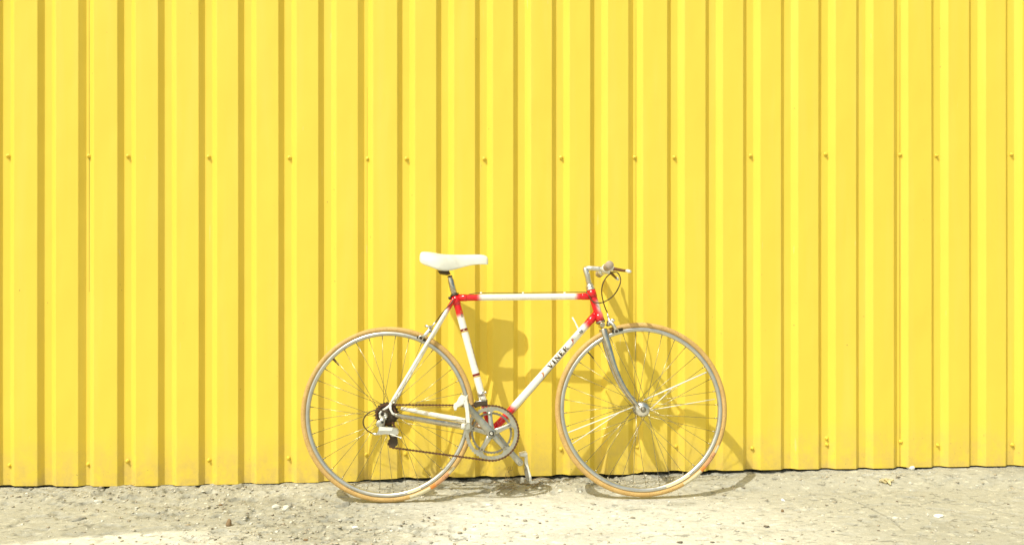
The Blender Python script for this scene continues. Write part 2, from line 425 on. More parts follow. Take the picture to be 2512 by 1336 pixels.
for si, (a, b) in enumerate(sheets):
    prof = []                                           # (x, y)
    c0, v0, v1, c1 = flank(a)
    lap = -.0016
    prof += [(v1-.0035, DEP+lap), (v1, DEP+lap), (c1, 0)]
    for i in range(a+1, b+1):
        e0, e1, e2, e3 = flank(i)
        prof += [(e0, 0), (e1, DEP)]
        if i < b: prof += [(e2, DEP), (e3, 0)]
        else: prof += [(e2+.004, DEP)]
    # round the folds a touch
    pr = [prof[0]]
    for i in range(1, len(prof)-1):
        p0, p1, p2 = map(np.array, prof[i-1:i+2]); r = .0016
        d0 = (p0-p1)/np.linalg.norm(p0-p1); d2 = (p2-p1)/np.linalg.norm(p2-p1)
        pr += [tuple(p1+d0*r), tuple(p1+(d0+d2)*r*.28), tuple(p1+d2*r)]
    pr.append(prof[-1])
    xs = [p[0] for p in pr]
    rows = [None]+[.35, .8, 1.3, 1.8, 2.4, ZTOP]
    vs = []
    rb = R.Random if False else R
    ph = R.random()*9
    for zi, z in enumerate(rows):
        for (x, y) in pr:
            zz = bottom_z(x) if z is None else z
            if z is None: y2 = y+.0012*math.sin(x*9+ph)
            else: y2 = y+.0012*math.sin(z*2.3+ph+x*1.3)
            vs.append((x, y2, zz))
    m_ = len(pr); fs = [(i*m_+j, i*m_+j+1, (i+1)*m_+j+1, (i+1)*m_+j) for i in range(len(rows)-1) for j in range(m_-1)]
    mb = MB(); mb.add(vs, fs, False)
    me = bpy.data.meshes.new('sheet'); me.from_pydata([tuple(p) for p in mb.v], [], mb.f)
    o = bpy.data.objects.new('sheet', me); COL.objects.link(o); me.materials.append(M['yellow']); o.parent = wall
    sd = o.modifiers.new('thickness', 'SOLIDIFY'); sd.thickness = .0009; sd.offset = 1 if True else -1
    panels.append((xs[0], xs[-1], o))
    big_gap = abs(on_wall(223.5, 10).x-xs[0]) < .03; gw = .0017 if big_gap else .0007
    mb = MB(); mb.prism([(xs[0]-gw, bottom_z(xs[0])+.003), (xs[0]-.0001, bottom_z(xs[0])+.003), (xs[0]-.0001, ZTOP-.01), (xs[0]-gw, ZTOP-.01)], DEP-.0002, DEP-.0016, .0001)
    mb.build('seam_strip', M['seam_strip'], o)  # narrow dark strip down the lapped edge of the sheet
# near-black box added behind the sheets to keep the foot gap dark; top flashing
mb = MB(); mb.prism([(-6.15, -.15), (6.15, -.15), (6.15, ZTOP-.02), (-6.15, ZTOP-.02)], .075, .20)
mb.build('added_dark_backing', M['dark_gap'], wall)
mb = MB(); mb.prism([(-6.2, ZTOP+.002), (6.2, ZTOP+.002), (6.2, ZTOP+.05), (-6.2, ZTOP+.05)], -.03, .24)
mb.build('top_flashing', M['yellow'], wall)

# screws
mb = MB()
mb.lathe((0, 0, 0), (0, -1, 0), [(0, .0001), (0, .0088), (.0012, .0088), (.0026, .0066), (.0027, .0001)], 16)
mb.lathe((0, 0, 0), (0, -1, 0), [(.0026, .0052), (.0085, .0052), (.0095, .0042), (.0095, .0001)], 6)
screw_me = mb.mesh('screw'); screw_me.materials.append(M['screw'])
row1 = [(20, 383), (218, 383), (314, 383.5), (512, 385), (710, 387), (902, 389.5), (997, 389.5), (1188, 389.5), (1376.5, 386.5), (1557, 386),
        (1654, 386), (1841, 382), (2025, 378), (2208, 379.5), (2297, 382), (2481, 379)]
row2 = [(24, 1140), (217, 1138), (313, 1130), (513, 1127.5), (708, 1122.5), (899, 1114.5), (994, 1112), (1187, 1106), (1376, 1100.5), (1563, 1095),
        (1658, 1093.5), (1845, 1098), (2027.5, 1074), (2028, 1089), (2209, 1082), (2300, 1091), (2483, 1090)]
for px, py in row1+row2:
    p = on_wall(px, py, DEP-.002)
    par = next((o for a, b, o in panels if a-.03 < p.x < b), panels[0][2])
    for a, b, o in panels:
        if a+.004 <= p.x <= b: par = o
    # seat the washer on the valley floor it pierces
    s = bpy.data.objects.new('screw', screw_me); COL.objects.link(s); s.parent = par
    s.location = (p.x, DEP-.0022, p.z); s.rotation_euler = (R.uniform(-.12, .12), R.uniform(0, 6), R.uniform(-.12, .12))

# ------------------------------------------------------------------ the bicycle
T0 = .245                                            # tyre line to sheet crests
LEAN = math.radians(6.0)
def contact(px, py, t):
    return on_plane(px, py, Vector((0, -t, 0)), Vector((0, 1, 0)))
RC = contact(947, 1231.5, T0); FC = contact(1571.5, 1218.5, T0+.025)
U = (FC-RC).normalized()
V = (Vector((0, math.sin(LEAN), math.cos(LEAN)))); V = (V-U*V.dot(U)).normalized()
W = U.cross(V)                                        # towards the camera
BM = Matrix(((U.x, -W.x, V.x, RC.x), (U.y, -W.y, V.y, RC.y), (U.z, -W.z, V.z, RC.z), (0, 0, 0, 1)))
BI = BM.inverted()
bike = bpy.data.objects.new('bicycle', None); COL.objects.link(bike); bike.matrix_world = BM
tag(bike, 'white and red road bicycle with tan tyres and white saddle leaning on the yellow wall', 'bicycle')
def L(px, py, w=0.0):
    return BI @ on_plane(px, py, RC+W*w, W)
def LX(px, py, w=0.0): p = L(px, py, w); return (p.x, p.z)
def S(px_len, w=0.0): return px_len/FPX*(D-T0-w)*1.0   # pixels to metres near the bike

RO = .3365
RH = L(951.5, 1014.5); FH = L(1572.5, 1002.5)
RH.z = RO; FH.z = RO; RH.y = 0; FH.y = 0
RH.x = .5*(RH.x+L(951.5, 1014.5).x)

def torus_pt(C, rad, q, y): return Vector((C.x+rad*math.cos(q), y, C.z+rad*math.sin(q)))
def build_wheel(C, rear, phase, valve_deg):
    # rim (the wheel part itself), origin at the axle
    mb = MB()
    prof = [(-.0085, .3160), (-.0100, .3150), (-.0102, .3085), (-.0080, .3030), (-.003, .3008), (.003, .3008), (.0080, .3030), (.0102, .3085), (.0100, .3150), (.0085, .3160), (0, .3140)]
    mb.lathe(C, (0, 1, 0), prof, 144, True)
    wheel = mb.build('wheel', M['rim'], bike, origin=C)
    O = Vector((0, 0, 0))
    mb = MB(); r0 = .0107; rc = RO-r0
    mb.lathe(O, (0, 1, 0), [(r0*math.sin(a), rc+r0*math.cos(a)*1.0) for a in [2*math.pi*i/18 for i in range(18)]], 160, True)
    mb.build('tyre', M['tyre'], wheel)
    # hub
    fr = .0225 if rear else .024; fw = .033
    mb = MB()
    mb.lathe(O, (0, -1, 0), [(-.050, .004), (-.050, .007), (-fw-.006, .008), (-fw-.004, .014), (-fw-.0015, fr+.004), (-fw+.0015, fr+.004), (-fw+.005, .0125), (fw-.005, .0125),
                              (fw-.0015, fr+.004), (fw+.0015, fr+.004), (fw+.004, .014), (fw+.006, .008), (.050, .007), (.050, .004)], 28)
    mb.build('hub', M['silver'], wheel)
    # spokes: two sides, leading and trailing, each its own object
    rr = .3025; flank_w = (.0, 1.0)
    meshes = {}
    for side in (1, -1):
        for lead in (1, -1):
            y0 = -fw*side if not (rear and side == 1) else -.024
            a = Vector((fr, y0+side*lead*.0016, 0)); q = math.radians(60)*lead
            b = Vector((rr*math.cos(q), -.002*side, rr*math.sin(q)))
            mb = MB(); d = (b-a).normalized(); mb.tube([a, a.lerp(b, .5), b-d*.012], .00095, 6, True)
            mb.tube([b-d*.0125, b+d*.002], .0021, 6, True)
            me = mb.mesh('spoke'); me.materials.append(M['spoke']); meshes[side, lead] = me
    for side in (1, -1):
        for i in range(18):
            lead = 1 if i % 2 == 0 else -1
            ang = 20*i+(0 if side == 1 else 10)+phase
            s = bpy.data.objects.new('spoke', meshes[side, lead]); COL.objects.link(s); s.parent = wheel
            s.rotation_euler = (0, -math.radians(ang), 0)
    # valve
    q = math.radians(valve_deg); d = Vector((math.cos(q), 0, math.sin(q)))
    mb = MB(); mb.tube([d*.302, d*.285, d*.284, d*.268], [.0030, .0030, .0022, .0020], 8)
    mb.build('valve', M['dark_metal'], wheel)
    return wheel
rear_wheel = build_wheel(RH, True, 4, 135)
front_wheel = build_wheel(FH, False, 2, 132)

# white tubes added over a few front spokes to stand for bright glints
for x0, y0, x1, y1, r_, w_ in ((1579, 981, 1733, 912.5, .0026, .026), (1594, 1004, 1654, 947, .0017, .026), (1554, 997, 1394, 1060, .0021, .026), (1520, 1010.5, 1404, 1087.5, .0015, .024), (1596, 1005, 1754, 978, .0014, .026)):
    a = L(x0, y0, w_); b = L(x1, y1, .006); mb = MB(); mb.tube([a-FH, (a-FH).lerp(b-FH, .5), b-FH], r_, 10); mb.build('spoke_glint', M['white_plastic'], front_wheel)

def tyre_patch(mb, a0, a1, t0, t1, lift=.0006, n=24):
    """patch of the tyre's outer side wall; angles in degrees about the hub, t across the sidewall (0 = facing the viewer, 90 = tread)"""
    r0 = .0107+lift; rc = RO-.0107; vs = []
    m_ = 5
    for i in range(n+1):
        a = math.radians(a0+(a1-a0)*i/n)
        for j in range(m_+1):
            t = math.radians(t0+(t1-t0)*j/m_); rad = rc+r0*math.sin(t)
            vs.append((rad*math.cos(a), -r0*math.cos(t), rad*math.sin(a)))
    fs = [(i*(m_+1)+j, i*(m_+1)+j+1, (i+1)*(m_+1)+j+1, (i+1)*(m_+1)+j) for i in range(n) for j in range(m_)]
    mb.add(vs, fs)
def stroke_text(txt):
    """plain block letters as strokes in a 0..1 box: list of (x0,y0,x1,y1) per letter"""
    G = {'V': [(0, 1, .5, 0), (.5, 0, 1, 1)], 'I': [(.5, 0, .5, 1)], 'N': [(0, 0, 0, 1), (0, 1, 1, 0), (1, 0, 1, 1)],
         'E': [(0, 0, 0, 1), (0, 1, 1, 1), (0, .5, .8, .5), (0, 0, 1, 0)], 'R': [(0, 0, 0, 1), (0, 1, .9, .95), (.9, .95, .9, .55), (.9, .55, 0, .5), (.4, .5, 1, 0)],
         'U': [(0, 1, 0, .1), (0, .1, .5, 0), (.5, 0, 1, .1), (1, .1, 1, 1)], 'Z': [(0, 1, 1, 1), (1, 1, 0, 0), (0, 0, 1, 0)], 'L': [(0, 1, 0, 0), (0, 0, 1, 0)],
         'T': [(0, 1, 1, 1), (.5, 1, .5, 0)], 'A': [(0, 0, .5, 1), (.5, 1, 1, 0), (.2, .4, .8, .4)], 'O': [(0, 0, 0, 1), (0, 1, 1, 1), (1, 1, 1, 0), (1, 0, 0, 0)],
         'C': [(1, 1, 0, 1), (0, 1, 0, 0), (0, 0, 1, 0)], 'S': [(1, 1, 0, 1), (0, 1, 0, .5), (0, .5, 1, .5), (1, .5, 1, 0), (1, 0, 0, 0)], 'Q': [(0, 0, 0, 1), (0, 1, 1, 1), (1, 1, 1, 0), (1, 0, 0, 0), (.6, .4, 1.1, -.1)], '/': [(0, 0, 1, 1)], '-': [(0, .1, 1, .1), (0, .1, 0, .5)]}
    return [G[c] for c in txt]
def tyre_text(mb, txt, a0, a1, t_base, t_top, th=.13):
    L_ = stroke_text(txt); k = len(L_); r0 = .0107+.0011; rc = RO-.0107
    def pt(x, y):
        a = math.radians(a0+(a1-a0)*x); t = math.radians(t_base+(t_top-t_base)*y); rad = rc+r0*math.sin(t)
        return (rad*math.cos(a), -r0*math.cos(t), rad*math.sin(a))
    for i, st in enumerate(L_):
        for x0, y0, x1, y1 in st:
            X0, X1 = (i+.15+.62*x0)/k, (i+.15+.62*x1)/k
            dx, dy = (X1-X0)*k, y1-y0; l = math.hypot(dx, dy); nx_, ny_ = -dy/l*th/2, dx/l*th/2
            mb.add([pt(X0+nx_/k, y0+ny_), pt(X0-nx_/k, y0-ny_), pt(X1-nx_/k, y1-ny_), pt(X1+nx_/k, y1+ny_)], [(0, 1, 2, 3)])
for wh, a in ((rear_wheel, -60), (front_wheel, -47)):
    # text runs along the lower right of the tyre, its feet towards the tread
    mb = MB(); tyre_patch(mb, a-15, a, -20, 62); mb.build('tyre_label', M['label_white'], wh)
    mb = MB(); tyre_patch(mb, a, a+4, -30, 66); mb.build('tyre_label', M['orange'], wh)
    mb = MB(); tyre_patch(mb, a+4, a+15.5, -30, 66); mb.build('tyre_label', M['pink'], wh)
    mb = MB(); tyre_patch(mb, a+15.5, a+21, -5, 45, .0008); mb.build('tyre_label', M['label_white'], wh)
    mb = MB(); tyre_text(mb, 'UNIZEL', a+4.6, a+15, 42, -12); mb.build('label_lettering', M['label_ink'], wh)
    mb = MB(); tyre_text(mb, 'L-I-I', a-13.5, a-7.5, 38, -4, .1); mb.build('label_lettering', M['label_ink'], wh)
# pale maker's label on the rim wall
def rim_patch(wh, a0, a1, mname):
    mb = MB(); vs = []
    for i in range(17):
        a = math.radians(a0+(a1-a0)*i/16)
        for y, r in ((-.0104, .3147), (-.0106, .3087), (-.0087, .3040)): vs.append((r*math.cos(a), y, r*math.sin(a)))
    mb.add(vs, [(i*3+j, i*3+j+1, (i+1)*3+j+1, (i+1)*3+j) for i in range(16) for j in range(2)])
    return mb.build('rim_label', M[mname], wh)
rim_patch(rear_wheel, -76, -66, 'label_white'); rim_patch(front_wheel, -74, -55, 'label_white')

# ---- frame
def lerp(a, b, t): return a+(b-a)*t
BBw = .052
BB = L(1206, 1061.5, BBw); BB.y = 0
SEATTOP = L(1116.5, 728); HTOP = L(1449.5, 711); HBOT = L(1472.5, 787)
ST_A = L(1140.5, 823)                    # on the seat tube axis
DT_A = L(1442, 793)
TT_A = L(1122, 730); TT_B = L(1450, 726.5)
DT_TOP = DT_A+(DT_A-BB).normalized()*S(30)
RD = L(960, 1004, 0); RD = Vector((RH.x+.006, 0, RH.z+.006))
frame_mb = MB()
frame_mb.cyl(BB, (0, 1, 0), .0200, -.034, .034, 28)                                  # bottom bracket shell
hc = (HTOP-HBOT).normalized(); sc = (SEATTOP-BB).normalized()
dtd = (DT_TOP-BB).normalized(); ttd = (TT_B-TT_A).normalized()
def p_head(p):
    q = (p-HBOT).dot(hc)/(HTOP-HBOT).length; f = (p-HBOT).dot(Vector((1, 0, 0))-hc*hc.x)
    mid = max(0, 1-abs(q-.45)/.24); front = float(sstep(-.004, .012, f)); return 1-min(1, mid*1.4)*front
frame = frame_mb.build('frame', M['paint'], bike, paint=lambda p: 1.0)
def lug(pts, r_, n_=20, pf=None): mb = MB(); mb.tube(pts, r_, n_); mb.build('lug', M['paint'], frame, paint=pf or (lambda p: 1.0))
lug([SEATTOP-sc*.032, SEATTOP+sc*.006], .0160)
lug([HTOP-hc*.030, HTOP+hc*.001], .0178, pf=p_head); lug([HBOT-hc*.001, HBOT+hc*.032], .0178, pf=p_head)
lug([BB+dtd*.016, BB+dtd*.040, BB+dtd*.048], [.0162, .0158, .0148]); lug([BB+sc*.016, BB+sc*.036], [.0160, .0152])
lug([DT_TOP-dtd*.040, DT_TOP-dtd*.036, DT_TOP], [.0146, .0157, .0160]); lug([TT_A, TT_A+ttd*.034, TT_A+ttd*.038], [.0142, .0140, .0132])
lug([TT_B, TT_B-ttd*.034, TT_B-ttd*.038], [.0142, .0140, .0132])
def part_tube(name, a, b, r, paintfn, n=22, k=40):
    mb = MB(); mb.tube([a.lerp(b, i/k) for i in range(k+1)], r, n); return mb.build(name, M['paint'], frame, paint=paintfn)
def fade(a, b, ends):
    """red from a for e0 metres and at b for e1 metres, soft edges"""
    Lg = (b-a).length; d = (b-a).normalized()
    def f(p):
        s_ = (p-a).dot(d); v_ = 0
        if ends[0]: v_ = max(v_, 1-float(sstep(ends[0]-.010, ends[0]+.014, s_)))
        if ends[1]: v_ = max(v_, 1-float(sstep(ends[1]-.010, ends[1]+.014, Lg-s_)))
        return v_
    return f
part_tube('top_tube', TT_A, TT_B, .0127, fade(TT_A, TT_B, ((L(1176, 729)-TT_A).length, (L(1414, 727)-TT_B).length)), k=70)
part_tube('seat_tube', BB, SEATTOP, .0143, fade(BB, SEATTOP, (.105, (L(1128, 774)-SEATTOP).length)), k=80)
part_tube('down_tube', BB, DT_TOP, .0146, fade(BB, DT_TOP, ((L(1257, 997)-BB).length, (L(1437, 798)-DT_TOP).length)), k=90)
mb = MB(); mb.tube([HBOT.lerp(HTOP, i/30) for i in range(31)], .0160, 24); mb.build('head_tube', M['paint'], frame, paint=p_head)
# seat stays and chain stays, both sides
DRO = L(959, 988, .058); SSB = L(960.5, 986, .056)
def stay_fade(a, e0): return lambda p: 1-float(sstep(e0-.01, e0+.014, (p-a).length))
for sgn in (1, -1):
    y = lambda w_: -sgn*w_
    a = Vector((SEATTOP.x-.002, y(.013), SEATTOP.z-.004)); b = Vector((SSB.x, y(.060), SSB.z))
    mid = a.lerp(b, .38); mid.y = y(.034)
    pts = catmull([a, mid, b], 16)
    mb = MB(); mb.tube(pts, [.0078-.0022*i/(len(pts)-1) for i in range(len(pts))], 14)
    mb.build('seat_stay', M['paint'], frame, paint=stay_fade(a, .052 if sgn == 1 else .05))
    e = L(1147, 1046, .03); s_ = L(968, 1016, .056)
    c0 = Vector((s_.x, y(.060), s_.z)); c1 = Vector((e.x, y(.026), e.z)); c2 = Vector((BB.x-.008, y(.020), BB.z+.0))
    if sgn == -1:
        f0, f1 = L(984, 1001, -.058), L(1150, 1034, -.030); c0 = Vector((f0.x, .060, f0.z)); c1 = Vector((f1.x, .030, f1.z))
    pts = catmull([c0, c0.lerp(c1, .5)+Vector((0, y(.004), 0)), c1, c2], 14)
    mb = MB(); mb.tube(pts, [.0072+.0034*min(1, i/(len(pts)*.45)) for i in range(len(pts))], 16)
    mb.build('chain_stay', M['chrome'] if sgn == 1 else M['paint'], frame, paint=lambda p: 0.0)
    # dropout plate: forked, with the hanger loop on the near side
    mb = MB()
    yy = y(.0615)
    def q(px, py): p = L(px, py, .058); return Vector((p.x, yy, p.z))
    mb.tube([Vector((SSB.x, yy, SSB.z)), q(957, 994), q(948, 1000), q(937, 1006.5)], [.0058, .0062, .0044, .0030], 10, flat=.5)
    mb.tube([q(957, 994), q(958.5, 1004), q(963, 1013), q(970, 1016)], [.0058, .0042, .0040, .0060], 10, flat=.5)
    if sgn == 1:
        mb.tube([q(937, 1006), q(932, 1013), q(933, 1022), q(940, 1028), q(948, 1026)], [.0030, .0042, .0046, .0046, .0036], 10, flat=.5)
    else: mb.tube([q(937, 1006), q(934, 1014), q(944, 1022)], [.003, .004, .003], 8, flat=.5)
    mb.build('dropout', M['white_plastic'] if sgn == 1 else M['chrome'], frame)
# chainstay lug ahead of the chrome stay
mb = MB(); a = L(1131, 1044, .034); b = L(1149, 1047, .030); mb.tube([a, a.lerp(b, .3), b], [.0098, .0122, .0122], 16)
mb.build('stay_lug', M['white_plastic'], frame)
# bands and lettering on the tubes
def on_tube(a, d, r, s_, h, lift=.0004):
    """s_ along the tube, h round it measured from the viewer's side"""
    up = Vector((-d.z, 0, d.x)); ang = h/r
    return a+d*s_+(up*math.sin(ang)+Vector((0, -1, 0))*math.cos(ang))*(r+lift)
def band(a, d, r, s0_, s1_, m_, name='band', h0=None, h1=None, lift=.0003, slant=0):
    mb = MB(); k = 28; h0 = -math.pi*r if h0 is None else h0; h1 = math.pi*r if h1 is None else h1; vs = []
    for i in range(k+1):
        h = h0+(h1-h0)*i/k
        vs += [on_tube(a, d, r, s0_+slant*h, h, lift), on_tube(a, d, r, s1_+slant*h, h, lift)]
    mb.add(vs, [(2*i, 2*i+1, 2*i+3, 2*i+2) for i in range(k)]); return mb.build(name, M[m_], frame)
for cy in (808.5, 926.5):
    s_ = (L(1140, cy)-BB).dot(sc)
    band(BB, sc, .0143, s_-.0042, s_+.0050, 'maroon'); band(BB, sc, .0143, s_-.0092, s_-.0052, 'gold')
s_ = (L(1140, 808.5)-BB).dot(sc)
band(BB, sc, .0143, s_-.0018, s_+.0024, 'label_white', h0=-.002, h1=.002, lift=.0006)
s_ = (L(1133, 773)-BB).dot(sc)
band(BB, sc, .0143, s_-.007, s_+.005, 'label_ink', 'decal', h0=-.0125, h1=-.0035); band(BB, sc, .0143, s_-.004, s_+.000, 'label_white', 'decal', h0=-.0105, h1=-.0055, lift=.0006)
s_ = (L(1131, 766)-BB).dot(sc)
band(BB, sc, .0143, s_-.002, s_+.008, 'slash', 'decal', h0=-.0115, h1=-.005)
# script down the front edge of the seat tube (seen edge on)
s0_ = (L(1158, 905)-BB).dot(sc); s1_ = (L(1148, 838)-BB).dot(sc)
mb = MB()
for i in range(26):
    t = i/25; s_ = s0_+(s1_-s0_)*t; h = -.0168-.0012*math.sin(t*31); wdt = .0010+.0009*abs(math.sin(t*19))
    mb.add([on_tube(BB, sc, .0143, s_, h-wdt), on_tube(BB, sc, .0143, s_, h+wdt), on_tube(BB, sc, .0143, s_+.0036, h+wdt+.0005), on_tube(BB, sc, .0143, s_+.0036, h-wdt+.0005)], [(0, 1, 2, 3)])
mb.build('lettering', M['maroon'], frame)
# VINER: wedge-stroked serif capitals
def serif(ch):
    T_, t_ = .34, .15                                   # thick and thin strokes
    def bar(x0, y0, x1, y1, w0, w1=None):
        w1 = w0 if w1 is None else w1
        return [(x0-w0/2, y0), (x0+w0/2, y0), (x1+w1/2, y1), (x1-w1/2, y1)]
    def ser(x, y, wd, up): return [(x-wd/2, y), (x+wd/2, y), (x+wd/2, y+(.07 if up else -.07)), (x-wd/2, y+(.07 if up else -.07))]
    if ch == 'V': return [bar(.16, 1, .50, 0, .36, .26), bar(.86, 1, .54, 0, .14, .14), ser(.14, 1, .46, 0), ser(.88, 1, .34, 0)], 1.0
    if ch == 'I': return [bar(.25, 0, .25, 1, T_), ser(.25, 1, .50, 0), ser(.25, 0, .50, 1)], .5
    if ch == 'N': return [bar(.14, 0, .14, 1, t_), bar(.18, 1, .82, 0, .34), bar(.86, 0, .86, 1, t_), ser(.12, 1, .3, 0), ser(.14, 0, .34, 1), ser(.88, 1, .32, 0)], 1.0
    if ch == 'E': return [bar(.22, 0, .22, 1, T_), [(.2, 1), (.84, 1), (.84, .84), (.2, .88)], [(.2, 0), (.88, 0), (.88, .16), (.2, .12)], [(.2, .58), (.68, .58), (.68, .43), (.2, .43)],
                          [(.74, 1), (.84, 1), (.84, .72), (.78, .72)], [(.78, 0), (.88, 0), (.90, .30), (.83, .30)], ser(.2, 0, .4, 1), ser(.2, 1, .4, 0)], .88
    if ch == 'R': return [bar(.22, 0, .22, 1, T_), [(.3, 1), (.62, 1), (.60, .91), (.3, .92)], [(.62, 1), (.82, .88), (.66, .86), (.58, .91)], [(.82, .88), (.84, .66), (.64, .68), (.64, .88)],
                          [(.84, .66), (.64, .50), (.56, .55), (.66, .70)], [(.3, .50), (.64, .50), (.60, .57), (.3, .57)], [(.44, .5), (.66, .5), (1.0, 0), (.76, 0)], ser(.2, 0, .46, 1), ser(.92, 0, .3, 1), ser(.2, 1, .36, 0)], 1.0
sA = (L(1343, 899)-BB).dot(dtd); sB = (L(1388, 848)-BB).dot(dtd); hh = .0192; base = -.0080
widths = [serif(c)[1] for c in 'VINER']; gap = .24; tot = sum(widths)+gap*4; kx = (sB-sA)/tot
for off, m_, lift in ((.0009, 'gold', .00030), (0, 'ink', .00055)):
    mb = MB(); x = 0
    for c in 'VINER':
        polys, wd = serif(c)
        for pl in polys:
            g = 8; vs = []
            for i in range(g+1):
                for j in range(2):
                    t = i/g
                    # quads run p0,p1 (first edge) to p3,p2; walk between the two edges
                    e0, e1 = (pl[0], pl[3]) if j == 0 else (pl[1], pl[2])
                    px_, py_ = e0[0]+(e1[0]-e0[0])*t, e0[1]+(e1[1]-e0[1])*t
                    vs.append(on_tube(BB, dtd, .0146, sA+(x+px_)*kx+off, base+py_*hh-off, lift))
            mb.add(vs, [(2*i, 2*i+1, 2*i+3, 2*i+2) for i in range(g)], False)
        x += wd+gap
    mb.build('lettering', M[m_], frame)
for cpx, cpy, fl in ((1327, 914, 1), (1402, 835, 1)):
    s_ = (L(cpx, cpy)-BB).dot(dtd)
    for j, (dm, m_) in enumerate(((0, 'slash'), (.0055, 'gold' if cpy > 880 else 'slash'))):
        mb = MB(); vs = []
        for i in range(9):
            t = i/8; h = .011-.022*t*(1 if j == 0 else .7); x = s_+dm-.010*t*fl+.007*math.sin(t*3.1)
            wd = .0030*math.sin(math.pi*(.12+.76*t))*(1 if j == 0 else .5)
            vs += [on_tube(BB, dtd, .0146, x-wd, h, .0005), on_tube(BB, dtd, .0146, x+wd, h, .0005)]
        mb.add(vs, [(2*i, 2*i+1, 2*i+3, 2*i+2) for i in range(8)]); mb.build('decal', M[m_], frame)
s_ = (L(1397, 848)-BB).dot(dtd)
mb = MB(); mb.add([on_tube(BB, dtd, .0146, s_+.000, -.0085, .0005), on_tube(BB, dtd, .0146, s_+.001, -.0072, .0005), on_tube(BB, dtd, .0146, s_+.014, -.0082, .0005), on_tube(BB, dtd, .0146, s_+.014, -.0094, .0005)], [(0, 1, 2, 3)])
mb.build('decal', M['ink'], frame)
# bottle bosses on the down tube
for px, py in ((1299, 935), (1271, 965)):
    s_ = (L(px, py)-BB).dot(dtd); up = Vector((-dtd.z, 0, dtd.x)); mb = MB(); mb.cyl(BB+dtd*s_, up, .0030, .012, .0175, 10); mb.build('boss', M['alu_matt'], frame)

# ---- fork
fork_mb = MB()
for sgn in (1, -1):
    y = lambda w_: -sgn*w_
    ptsx = [(1481, 806, .026, .0125), (1486, 826, .033, .0128), (1494.8, 858, .037, .0120), (1508.8, 903.7, .040, .0105), (1526.4, 942, .043, .0085), (1547.5, 974, .046, .0065), (1566, 996, .049, .0050)]
    pp = [L(a_, b_, .03) for a_, b_, _, _ in ptsx]
    pts = [Vector((p.x, y(q_[2]), p.z)) for p, q_ in zip(pp, ptsx)]
    # take out the pixel offset of the near blade so both blades share one shape
    pts = catmull(pts, 8); rr = np.interp(np.linspace(0, 6, len(pts)), range(7), [q_[3] for q_ in ptsx])
    fork_mb.tube(pts, [float(r_) for r_ in rr], 18, flat=.68)
    e = pts[-1]; fork_mb.tube([e, Vector((FH.x-.002, e.y, FH.z))], [.0050, .0080], 12, flat=.45)
crown = HBOT-hc*.016
fork_mb.tube([crown+Vector((0, -.036, -.002)), crown+Vector((0, -.02, .002)), crown, crown+Vector((0, .02, .002)), crown+Vector((0, .036, -.002))], [.0095, .0125, .0140, .0125, .0095], 16)
fork_mb.tube([HBOT-hc*.004, HBOT-hc*.022], [.0150, .0135], 20)
fork_mb.build('fork', M['chrome'], bike)
mb = MB(); mb.lathe(HBOT, hc, [(.000, .0165), (.000, .0195), (-.004, .0200), (-.0055, .0175), (-.009, .0165), (-.009, .010)], 28); mb.build('headset', M['steel_dark'], bike)
mb = MB(); mb.lathe(HTOP, hc, [(.0, .0165), (.001, .0190), (.007, .0192), (.009, .0165), (.0105, .0165), (.011, .0180), (.0165, .0180), (.018, .0150), (.024, .0148), (.025, .0112)], 28); mb.build('headset', M['silver'], bike)
# axle nuts and quick release levers of the front wheel, rear nut
for wh, wy in ((front_wheel, .052), (rear_wheel, .062)):
    for sgn in (1, -1):
        mb = MB(); mb.lathe((0, 0, 0), (0, -sgn, 0), [(wy-.002, .004), (wy-.002, .0105), (wy+.003, .0108), (wy+.005, .0080), (wy+.012, .0072), (wy+.013, .0050), (wy+.013, .0001)], 20)
        mb.build('axle_nut', M['steel_dark'] if sgn == 1 else M['silver'], wh)
mb = MB(); mb.tube(catmull([Vector((-.002, .062, .006)), Vector((-.008, .070, .022)), Vector((-.014, .074, .040)), Vector((-.021, .070, .048))], 6), [.0042, .0026], 8)
mb.build('quick_release_lever', M['silver'], front_wheel)

# ---- sprockets
for k_, (r_, w_) in enumerate(((.0472, .0305), (.0438, .0340), (.0402, .0375), (.0365, .0410), (.0335, .0445), (.0290, .0480))):
    nt_ = int(round(2*math.pi*r_/.0127)); mb = MB()
    mb.ring_plate(Vector((0, 0, 0)), .015, lambda q, r_=r_, nt_=nt_: r_-.0035+.0050*max(0, math.cos(q*nt_))**.7, -w_, -w_-.0018, nt_*6)
    o = mb.build('sprocket', M['dark_metal'], rear_wheel); o.rotation_euler = (0, R.uniform(0, 1), 0)
mb = MB(); mb.lathe((0, 0, 0), (0, -1, 0), [(.028, .017), (.050, .017), (.051, .013), (.051, .006)], 24); mb.build('freewheel_body', M['dark_metal'], rear_wheel)

# ---- crankset
CW = .048
C_ = Vector((BB.x, 0, BB.z))
ARMd = Vector((math.cos(math.radians(130.5)), 0, math.sin(math.radians(130.5)))); ALEN = .168
sp0 = math.radians(22)
arms = [sp0+math.radians(72)*k_ for k_ in range(5)]
def lobes_in(q):
    d = min(abs((q-a+math.pi) % (2*math.pi)-math.pi) for a in arms); return .0868-.0190*math.exp(-(d/.13)**2)
def teeth_out(nt_, ro):
    return lambda q: ro+.0022*math.cos(q*nt_)
mb = MB(); mb.ring_plate(C_, lobes_in, teeth_out(52, .1000), -CW, -CW-.0042, 52*8); chainring = mb.build('chainring', M['alu_matt'], bike)
mb = MB(); mb.ring_plate(C_, .0705, lambda q: .0775+.0026*max(0, math.cos(q*39))**.6, -CW+.009, -CW+.0055, 39*8); mb.build('chainring', M['steel_dark'], bike)
